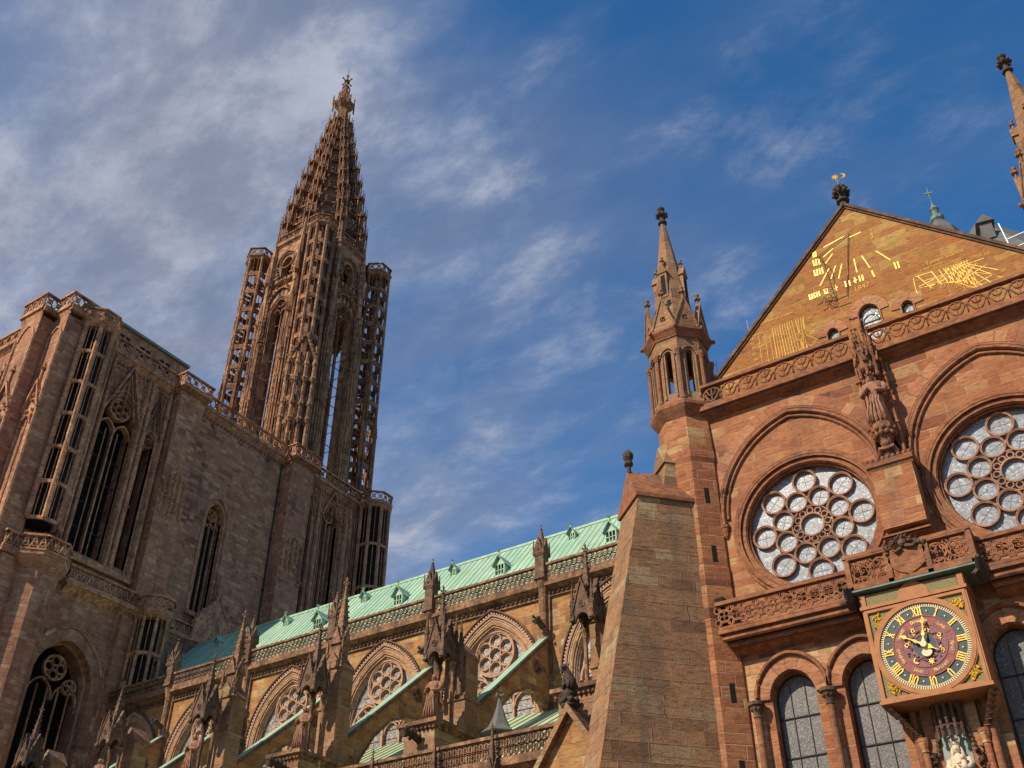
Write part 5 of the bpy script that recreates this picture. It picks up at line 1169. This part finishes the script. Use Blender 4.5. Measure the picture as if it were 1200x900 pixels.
for u0, u1, d in ((52.5, 56.4, 1.85), (68.8, 73.1, 1.95)):
    m = MB(); rail(m, E_, u0, u1, TZ+.32, 1.35, d, 'x', .9, .2, .09)
    rail(m, Fr((-77, u0, 0), (1, 0)), .3, d, TZ+.32, 1.35, 0, 'x', .8, .2, .09); rail(m, Fr((-77, u1, 0), (-1, 0)), -d, -.3, TZ+.32, 1.35, 0, 'x', .8, .2, .09)
    m.build('balustrade', 'towert', tb)
# keeper's house on the platform
m = MB(); m.box(E_, 42.2, 54.4, TZ, 68.7, -7, -1.2)
m.box(Fr((0, 41.3, 0), (1, 0)), -93.4, -79.5, TZ, 69.0, -3, 0); kh = m.build('platform_house', 'towert', tb)
m = MB()
for u in (46.2, 48.8, 51.4):
    for q in (0, .75): m = MB(); m.box(E_, u+q-.28, u+q+.28, 66.6, 67.8, -1.25, -1.17); m.build('window', 'void', kh)
m = MB(); m.box(E_, 41.6, 54.7, 68.7, 69.0, -7.2, -.9); m.box(Fr((0, 41.2, 0), (1, 0)), -93.6, -80.0, 69.05, 69.3, -3, .2); m.build('roof', 'copperd', kh)
m = MB(); m.box(Fr((0, 40.95, 0), (1, 0)), -93.6, -79.8, 69.0, 69.45, -.1, .03); m.build('roof_edge', 'copper', kh)
m = MB(); m.box(E_, 74.4, 80, TZ+.3, 66.0, -2.2, -1.0); m.build('platform_wall', 'towert', tb)
# south-east corner: two buttress boxes and an openwork stair turret
S2_ = Fr((0, 37.2, 0), (1, 0)); S3_ = Fr((0, 38.5, 0), (1, 0))
m = MB(); m.box(S2_, -80.1, -77.1, 0, TZ-.6, -2.2, 0); sb = m.build('buttress', 'tower', tb, 'outermost sunlit corner buttress of the west block')
m = MB(); m.box(S3_, -77.1, -74.9, 0, TZ-.6, -2.0, 0); m.build('buttress', 'tower', tb, 'second corner buttress beside the open stair turret')
m = MB()
for F, a, b in ((S2_, -80.1, -77.1), (S3_, -77.05, -74.9)):
    for t in (a+.12, b-.12): m.tube([F.P(t, 41, .03), F.P(t, 61.5, .03)], .16, 6)
    m.band(F, garc((a+b)/2, 61.3, (b-a)*.36, 1.6, 6), .16, -.02, .12)
    m.tube([F.P((a+b)/2, 42, .05), F.P((a+b)/2, 52, .05)], .10, 5)
    m.band(F, [(a-.1, 53), ((a+b)/2, 56.2), (b+.1, 53)], .2, -.05, .35); m.band(F, garc((a+b)/2, 51.4, (b-a)*.34, 1.6, 5), .14, -.05, .25)
    for q in range(16): m.ball(F.P(a+(b-a)*rnd.random(), 51.5+rnd.random()*3.5, .1), rnd.uniform(.12, .24), 5)
    m.lathe(F.P((a+b)/2, 56, .1), [(.12, 0), (.1, 1.4), (.3, 1.6), (.1, 1.9), (.03, 2.4)], 6)
m.build('buttress_shaft', 'towert', tb)
m = MB()
for F, a, b, dep in ((S2_, -80.35, -76.85, 1.4), (S3_, -76.8, -74.5, 1.4)):
    m = MB(); m.box(F, a, b, TZ, TZ+.3, -dep-1, .35); m.corn(F, a+.15, b-.15, TZ-.6, TZ, -.02, .22); m.build('cornice', 'towert', tb)
m = MB(); m.box(S2_, -76.86, -76.6, TZ-.3, TZ+.3, -1.2, .2); m.box(S3_, -74.75, -74.3, TZ-.3, TZ+.3, -2, .2); m.build('cornice', 'towert', tb)
for F, a, b, lab in ((S2_, -80.3, -76.8, 'platform balustrade over the outermost corner buttress'), (S3_, -76.7, -74.5, 'platform balustrade over the second corner buttress')):
    m = MB(); rail(m, F, a, b, TZ+.3, 1.5, .3, 'x', .95, .2, .09)
    G_ = Fr((b, F.o.y, 0), (0, 1)); rail(m, G_, -.25, 1.6, TZ+.3, 1.5, .0, 'x', .8, .2, .09); m.build('balustrade', 'towert', tb, lab)
m = MB(); rail(m, S_, -93, -80.5, TZ+.3, 1.4, .4, 'x', 1.15, .2, .10); m.build('balustrade', 'towert', tb)
m = MB(); m.box(S_, -93.5, -80.2, TZ-.1, TZ+.3, -.8, .5); m.corn(S_, -93.5, -80.2, TZ-.6, TZ-.1, -.02, .42); m.build('cornice', 'towert', tb)
for u in (-82.9, -88.5):
    m = MB(); reveal(m, S_, u, 43, 56.5, 1.8, 1.6, 3); gabled(m, S_, u, 57.0, 63.7, 2.3); foils(m, S_, (u, 58), 1.1, 6, -.9, -.1, .16)
    for q in (-.6, .6): m.tube([S_.P(u+q, 43, -.5), S_.P(u+q, 56, -.5)], .12, 6)
    m.build('tower_window', 'towert', tb)
for u in (-80.5, -81.0, -85.6, -86.0):
    m = MB(); m.tube([S_.P(u, 43, .6), S_.P(u, 60, .6)], .14, 6); m.lathe(S_.P(u, 60, .6), [(.2, 0), (.26, .3), (.16, .5), (.02, 3)], 6)
    for z in (50, 55): m.ball(S_.P(u, z, .6), .25, 6); m.ball(S_.P(u+.15, z+.4, .7), .2, 6)
    m.build('openwork_shaft', 'towert', tb)
def open_turret(cx, cy, r, z0, z1, seg, par, name, lab, mat='towert', sides=8, mull=2, core=None, rr=.13, rail_top=True, ringh=.32):
    c = (cx, cy, 0); rot = PI/sides; m = MB()
    for i in range(sides):
        a = rot+2*PI*i/sides; m.lathe((cx+r*cos(a), cy+r*sin(a), z0), [(rr, 0), (rr, z1-z0)], 6)
    k = max(1, round((z1-z0)/seg)); dz = (z1-z0)/k
    for j in range(k+1):
        for i in range(sides):
            a0, a1 = rot+2*PI*i/sides, rot+2*PI*(i+1)/sides; p, q = Vector((cx+r*cos(a0), cy+r*sin(a0), z0+dz*j)), Vector((cx+r*cos(a1), cy+r*sin(a1), z0+dz*j))
            F = Fr(((p.x+q.x)/2, (p.y+q.y)/2, 0), (q-p).xy); l = (q-p).length/2; m.box(F, -l, l, p.z-ringh/2, p.z+ringh/2, -.10, .10)
    tt = m.build(name, mat, par, lab)
    m = MB()
    for i in range(sides):
        a0, a1 = rot+2*PI*i/sides, rot+2*PI*(i+1)/sides; p, q = Vector((cx+r*cos(a0), cy+r*sin(a0), 0)), Vector((cx+r*cos(a1), cy+r*sin(a1), 0))
        for s in range(1, mull+1): w_ = p.lerp(q, s/(mull+1)); m.lathe((w_.x, w_.y, z0), [(.045, 0), (.045, z1-z0)], 4)
        F = Fr(((p.x+q.x)/2, (p.y+q.y)/2, 0), (q-p).xy); l = (q-p).length/2
        for j in range(k): m.band(F, garc(0, z0+dz*(j+1)-ringh/2-l*.75, l*.85, 1.2, 3), .07, -.06, .06)
    m.build('turret_mullion', mat, tt)
    m = MB(); m.lathe((cx, cy, z0), [(core or .28, 0), (core or .28, z1-z0)], 8)  # solid cores are coloured dark for the shade inside the turret
    st_ = int((z1-z0)/.55)
    for i in range(st_):                      # spiral steps
        a = i*.5; F = FrA((cx, cy, 0), a); z = z0+i*.55
        if not core: m.box(F, -.25, .25, z, z+.14, .1, r*.82)
    m.build('stair_or_dark_core', mat if not core else 'towerd' if name == 'stair_turret' and mat == 'spiret' else 'void', tt)
    if rail_top:
        m = MB(); R_ = r+.3; m.lathe((cx, cy, z1), [(r, -.5), (R_+.1, 0), (R_+.12, .25), (R_-.2, .3)], sides, rot)
        for i in range(sides):
            F = FrA(c, 2*PI*i/sides); ap = R_*cos(PI/sides); hw = R_*sin(PI/sides); rail(m, F, -hw, hw, z1+.25, 1.25, ap, 'x', hw, .16, .08)
        m.build('turret_balustrade', mat, tt)
    return tt
open_turret(-75.2, 41.9, 1.75, 43, TZ-.4, 3.6, tb, 'stair_turret', 'openwork octagonal stair turret at the near left corner of the block', sides=8, mull=2, core=1.05, rr=.24)
open_turret(-75.35, 83.2, 1.80, 20, TZ-.2, 5.5, tb, 'stair_turret', 'openwork octagonal stair turret at the right corner below the spire', sides=8, mull=1, core=1.45, rr=.22)
# lower stage
L_ = Fr((-76.1, 0, 0), (0, 1))
m = MB(); m.plate(L_, rect(38, 0, 57, 39.6), [opening(48.2, 18, 31.8, 2.8, 1.3, 9)], -.9, 0); m.box(E_, 57, 66, 0, 39.6, .0, .55); m.build('lower_wall', 'tower', tb)
m = MB()
for i, h in enumerate((3.75, 3.45, 3.15, 2.85)): m.band(L_, opening(48.2, 18, 31.8, h, 1.3, 12), .30, -.5-.35*i, .12-.3*i, uv=True)
lw = m.build('tower_window', 'voussoir_t', tb, 'large deep pointed arch window at the lower left')
m = MB()
for h, n in ((3.92, .12), (3.60, -.1), (3.30, -.4), (3.0, -.7), (2.72, -.9)): m.tube(path3(L_, opening(48.2, 18, 31.8, h, 1.3, 12), n), .09, 6)
m.build('arch_roll', 'towert', lw)
m = MB()
for u in (46.9, 47.9, 48.9, 49.9): m.tube([L_.P(u, 18, -1.2), L_.P(u, 31.6, -1.2)], .09, 6)
foils(m, L_, (48.0, 33.2), 1.0, 4, -1.3, -1.0, .14); foils(m, L_, (49.7, 32.0), .6, 3, -1.3, -1.0, .1)
for u in (47.1, 49.5): m.band(L_, garc(u, 30.6, 1.15, 1.4, 6), .14, -1.3, -1.0)
m.build('tracery', 'towert', lw)
m = MB(); m.box(L_, 45.8, 57.5, 39.6, 39.95, -.9, .75); m.corn(L_, 46, 57, 39.0, 39.6, -.02, .62); m.box(E_, 57, 66, 39.4, 39.7, 0, 1.0); m.corn(E_, 57, 66, 39, 39.4, .5, .9); m.build('lower_cornice', 'towert', tb)
m = MB(); rail(m, L_, 45.9, 53.4, 39.95, 1.35, .7, 'tri', .62, .2, .08); m.build('balustrade', 'towert', tb)
m = MB(); rail(m, E_, 57.6, 65.5, 39.7, 1.2, .95, 'tri', .62, .2, .08); m.build('balustrade', 'towert', tb)
m = MB(); B2 = Fr((0, 39.3, 0), (1, 0)); m.box(B2, -80.3, -74.6, 0, 39.4, -3, 0); m.lathe((-75.0, 42.6, 0), [(1.9, 0), (1.9, 38.6), (2.5, 39.6), (2.5, 39.95), (1.9, 40)], 8, PI/8)
m.box(B2, -80.5, -74.4, 39.5, 39.95, -3, .3); m.build('corner_mass', 'tower', tb, 'solid lower corner mass under the open stair turret')
m = MB(); rail(m, B2, -80.5, -74.4, 39.95, 1.4, .25, 'tri', .7, .2, .08); rail(m, Fr((-74.4, 39.1, 0), (0, 1)), 0, 2.5, 39.95, 1.4, 0, 'tri', .65, .2, .08)
for i in (-1, 0, 1): F = FrA((-75.0, 42.6, 0), PI/4*i); rail(m, F, -.98, .98, 39.96, 1.4, 2.36, 'tri', .65, .2, .08)
m.build('balustrade', 'towert', tb, 'weathered balustrade around the lower corner')
open_turret(-74.7, 54.6, 1.45, 28, 39.4, 3.8, tb, 'lower_turret', 'octagonal turret with slim open windows beside the end of the nave roof', mull=1, core=.75, rr=.15)
m = MB(); m.box(L_, 52.1, 53.4, 14, 39, 0, .5); m.box(L_, 55.8, 58, 14, 38, -.5, .4); m.build('lower_buttress', 'tower', tb)
# ogee gable at the end of the nave roof
m = MB(); O = Fr((-75.9, 0, 0), (0, 1)); og = [(60.0, 39.5), (60.2, 41.3), (60.9, 42.6), (61.9, 43.6), (62.5, 44.9), (63.1, 43.6), (64.0, 42.6), (64.7, 41.3), (64.9, 39.5)]
m.plate(O, og, [], -.5, 0, True); m.band(O, og[1:-1], .22, -.55, .12)
for i, p in enumerate(og[1:-1]): m.ball(O.P(p[0], p[1]+.15, .0), .2, 6)
m.lathe(O.P(62.5, 44.9, -.2), [(.14, 0), (.12, .8), (.32, 1.0), (.12, 1.3), (.05, 1.8)], 6); m.build('ogee_gable', 'towert', tb)

# ================================================================== NORTH TOWER AND SPIRE
X0, Y0 = -85.0, 77.3
sp = thing('spire_tower', 'soaring openwork octagon tower ending in a stepped stone spire', 'spire', (X0, Y0, TZ))
AP = 6.0; HW = AP*math.tan(PI/8)
m = MB(); m2 = MB(); m3 = MB(); core = MB()
for i in range(8):
    F = FrA((X0, Y0, 0), PI/4*i)
    H = [opening(0, 66.0, 91.5, 1.55, 1.7, 7), opening(0, 98.0, 100.6, .95, 1.25, 7)]
    m.plate(F, rect(-HW, TZ, HW, 105.2), H, AP-1.1, AP, True)
    if i in (6, 7, 0, 1, 2, 5):
        fr = MB()
        for h, n in ((1.6, .0), (1.78, .16), (1.98, .10)): fr.tube(path3(F, opening(0, 66, 91.6, h, 1.55, 8), AP+n), .09, 5)
        for s in (-1, 1):
            fr.band(F, garc(s*.78, 91.5, .72, 1.5, 5), .11, AP-.8, AP-.3)
            fr.tube([F.P(s*2.28, TZ, AP+.25), F.P(s*2.28, 95.5, AP+.25)], .22, 6); fr.lathe(F.P(s*2.28, 95.2, AP+.25), [(.3, 0), (.38, .4), (.22, .6), (.18, 2.0), (.03, 3.6)], 6)
            for z in (78, 86): fr.lathe(F.P(s*2.28, z, AP+.35), [(.25, 0), (.42, .4), (.3, .7), (.28, 2.0), (.05, 3.6)], 6)
        fr.band(F, [(0, 66), (0, 93)], .14, AP-.8, AP-.45)
        for q in range(9): u_ = rnd.choice((-1, 1))*rnd.uniform(2.0, 2.45); z_ = rnd.uniform(66, 90); fr.tube([F.P(u_, z_, AP+.3), F.P(u_, z_+rnd.uniform(4, 9), AP+.3)], .09, 5); fr.lathe(F.P(u_, z_, AP+.42), [(.1, 0), (.34, .4), (.22, .7), (.2, 1.9), (.3, 2.1), (.02, 3.4)], 5)
        foils(fr, F, (0, 93.6), .72, 5, AP-.8, AP-.25, .11)
        fr.band(F, garc(0, 93.2, 2.2, 1.25, 8), .26, AP-.05, AP+.30); fr.band(F, circ(0, 101.0, 1.3, 14), .16, AP-.05, AP+.18, True); fr.band(F, garc(0, 100.6, 1.75, 1.2, 8), .18, AP, AP+.3)
        for q in range(7):
            for s in (-1, 1): fr.ball(F.P(s*(2.1-.3*q), 94.0+.52*q, AP+.3), .2, 5)
        for s in (-1, 1):
            for q in range(4): fr.ball(F.P(s*(1.1+.25*q), 98.3+.6*q, AP+.12), .24, 5)
            fr.band(F, circ(s*1.75, 98.6, .42, 8), .1, AP-.02, AP+.14, True)
        fr.corn(F, -HW-.2, HW+.2, 96.3, 96.8, AP-.1, AP+.5); fr.box(F, -HW-.2, HW+.2, 104.6, 105.2, AP-.1, AP+.35); fr.corn(F, -HW, HW, 104.1, 104.6, AP-.1, AP+.3)
        rail(fr, F, -HW, HW, 105.2, 1.3, AP+.2, 'x', .9, .2, .09)
        sl_ = MB()
        for s in (-1, 1):
            for z in range(67, 94, 4): sl_.box(F, s*2.12-.07, s*2.12+.07, z, z+3.1, AP-.1, AP+.012)
        for z in (94.6, 97.2):
            for q in range(6): sl_.box(F, -2.1+.78*q, -1.85+.78*q, z, z+1.1, AP-.1, AP+.012)
        sl_.build('shade_slot', 'void', sp)  # flat black strips painted as shaded gaps beside the shafts
        bars = MB()
        for z in range(69, 92, 3): bars.box(F, -1.55, 1.55, z, z+.08, AP-.75, AP-.68)
        wf = fr.build('octagon_window', 'spiret', sp); bars.build('iron_bar', 'iron', wf)
m.build('octagon_wall', 'spire', sp)
m = MB()
for i in range(8):
    m = MB(); a = PI/8+PI/4*i; x, y = X0+6.75*cos(a), Y0+6.75*sin(a); m.lathe((x, y, TZ), [(.75, 0), (.72, 14), (.62, 15), (.60, 24), (.5, 25), (.45, 38), (.3, 39.5), (.05, 44)], 6, a)
    for q in range(7):
        b = a+(q-3)*.42; X_, Y_ = x+.82*cos(b), y+.82*sin(b); m.tube([(X_, Y_, TZ), (X_, Y_, 84+3*(q % 3))], .12, 5); m.lathe((X_, Y_, 84+3*(q % 3)), [(.16, 0), (.24, .2), (.12, .4), (.02, 2.6)], 5)
        m.lathe((X_, Y_, 68+4.5*(q % 4)), [(.12, 0), (.3, .4), (.2, .6), (.18, 2.0), (.26, 2.2), (.05, 3.2)], 5)
    for z in (80, 90, 97): m.lathe((x+.45*cos(a), y+.45*sin(a), z), [(.2, 0), (.45, .5), (.38, .8), (.3, 2.4), (.04, 4.6)], 5)
    m.build('corner_pier', 'spire', sp)
tl = {(1, -1): 'near openwork stair turret in front of the octagon', (-1, -1): 'slender stair turret standing free left of the octagon', (1, 1): 'slender stair turret standing free right of the octagon', (-1, 1): 'stair turret behind the octagon'}
for (sx_, sy), lab in tl.items():
    cx, cy = X0+sx_*6.0, Y0+sy*5.9
    solid = 1.15 if (sx_, sy) == (1, -1) else None
    tt = open_turret(cx, cy, 1.75, TZ, 103.6, 3.3, sp, 'stair_turret', lab, 'spiret', 6 if not solid else 8, 1 if solid else 2, core=solid, rr=.22 if not solid else .24, ringh=.75)
    d = Vector((-sx_, -sy, 0)).normalized(); F = Fr((cx, cy, 0), d.xy)
    m = MB()
    for z in (90.5, 103.7): m.box(F, 1.2, 3.6, z, z+.35, -.7, .7)
    for s in (-.75, .75): rail(m, Fr((cx, cy, 0), d.xy), 1.3, 3.4, 104.0, 1.1, s, 'x', .7, .12, .07)
    m.build('turret_bridge', 'spiret', tt)
    m = MB()
    for i in range(6):
        m = MB(); a = PI/3*i+.3; pinnacle(m, cx+2.0*cos(a), cy+2.0*sin(a), TZ, .42, 12+3*(i % 3), 3.2, 4, a)
        m.build('turret_pinnacle', 'spiret', tt)
m = MB(); F = FrA((X0+6.25, Y0-6.1, 0), -PI/4)          # statue tabernacles in front of the near turret
for s in (-1.5, -.5, .6, 1.6):
    m.tube([F.P(s, TZ, 1.9), F.P(s, 80+abs(s), 1.9)], .24, 6)
    for z in (70, 76): m.lathe(F.P(s, z, 2.05), [(.2, 0), (.45, .5), (.3, .8), (.26, 2.3), (.42, 2.6), (.05, 4.2)], 6)
m.band(F, [(-1.7, 79.5), (0, 83.5), (1.7, 79.5)], .25, 1.5, 2.1)
for s in (-1, 1):
    for q in range(6): m.ball(F.P(s*(1.7-.28*q), 79.8+.62*q, 2.0), .22, 5)
m.build('tabernacle', 'spiret', sp)
# stepped openwork spire: eight rising stairs of little turrets round a dark hollow core
prof = [(105.4, 6.0), (109.6, 5.6), (113.6, 4.95), (117.4, 4.3), (121.0, 3.65), (124.4, 3.0), (127.6, 2.45), (130.6, 1.95), (133.3, 1.6)]
m = MB(); m.lathe((X0, Y0, 0), [(5.3, 105), (4.1, 113.5), (2.7, 122.5), (1.2, 133)], 8, PI/8); m.build('spire_core', 'towerd', sp)
m = MB()
for i in range(8):
    a0, a1 = PI/8+PI/4*i, PI/8+PI/4*(i+1)
    for j, (z, r) in enumerate(prof):
        r *= .93; p, q = Vector((X0+r*cos(a0), Y0+r*sin(a0), z)), Vector((X0+r*cos(a1), Y0+r*sin(a1), z)); F = Fr(((p.x+q.x)/2, (p.y+q.y)/2, 0), (q-p).xy); l = (q-p).length/2
        m.box(F, -l, l, z-.12, z+.12, -.12, .12)
        kk = 3 if r > 2.5 else 2
        for s in range(kk+1): u = -l+2*l*(s+.5)/(kk+1); m.tube([F.P(u, z, 0), F.P(u, z+1.9, -.1)], [.12, .07], 4); m.ball(F.P(u, z+2.0, -.1), .11, 5)
        for s in range(kk): u = -l+2*l*(s+1)/(kk+1); m.band(F, garc(u, z+.9, l/(kk+1), 1.3, 3), .10, -.15, .02)
m.build('spire_gallery', 'spiret', sp)
for i in range(8):
    a = PI/8+PI/4*i; m = MB()
    for j, (z, r) in enumerate(prof):
        h = (prof[j+1][0]-z if j+1 < len(prof) else 2.4); rr = .74-.034*j; cx, cy = X0+r*cos(a), Y0+r*sin(a)
        if j == 0: m.lathe((cx, cy, z-1), [(rr, 0), (rr, 1.2)], 6, a)
        for q in range(6):
            b = a+PI/3*q+PI/6; x, y = cx+rr*cos(b), cy+rr*sin(b); m.tube([(x, y, z-.2), (x, y, z+h)], .10-.004*j, 4); m.lathe((x, y, z+h-.1), [(.16-.006*j, 0), (.02, 1.75-.07*j)], 4); m.ball((x, y, z+h+1.55-.07*j), .11, 4)
        m.lathe((cx, cy, z-.2), [(rr*.95, 0), (rr*1.1, .12), (rr*1.1, .25), (.1, .3)], 6, a); m.lathe((cx, cy, z+h-.35), [(rr*1.1, 0), (rr*1.1, .3), (.1, .5)], 6, a)
        m.tube([(cx, cy, z), (cx, cy, z+h)], rr*.32, 5)
        m.tube([(cx, cy, z+h*.5), (X0+(r-1.2)*cos(a), Y0+(r-1.2)*sin(a), z+h*.5)], .12, 4)
    m.build('spire_rib', 'spiret', sp)
m = MB(); c = (X0, Y0, 0)
m.lathe(c, [(1.25, 132.5), (1.15, 136.0), (1.2, 136.5), (.8, 137.0), (.85, 139.5), (1.6, 140.5), (1.7, 140.9), (1.2, 141.1), (.7, 141.5), (.6, 143.7), (.4, 144.1), (.3, 145.3), (.55, 145.6), (.3, 146.0), (.22, 146.7), (.5, 147.0), (.2, 147.3), (.14, 148.3), (.28, 148.5), (.05, 148.8)], 8, PI/8)
for (z, r, n, h) in ((134.0, 1.45, 8, 2.4), (136.7, 1.35, 8, 2.0), (140.5, 1.85, 8, 1.7), (142.1, 1.05, 8, 1.5), (144.1, .65, 6, 1.2)):
    for i in range(n):
        a = 2*PI*i/n+PI/8; x, y = X0+r*cos(a), Y0+r*sin(a); m.lathe((x, y, z), [(.13, -.6), (.15, 0), (.13, h*.6), (.17, h*.62), (.03, h)], 5); m.ball((x, y, z-.6), .16, 5)
for i in range(4): a = PI/2*i; m.tube([(X0, Y0, 146.9), (X0+.95*cos(a), Y0+.95*sin(a), 147.0)], [.16, .09], 5); m.ball((X0+1.0*cos(a), Y0+1.0*sin(a), 147.0), .18, 5)
sc_ = m.build('spire_crown', 'spiret', sp)
m = MB(); m.tube([(X0, Y0, 148.6), (X0, Y0, 151)], .035, 5); m.build('lightning_rod', 'iron', sc_)
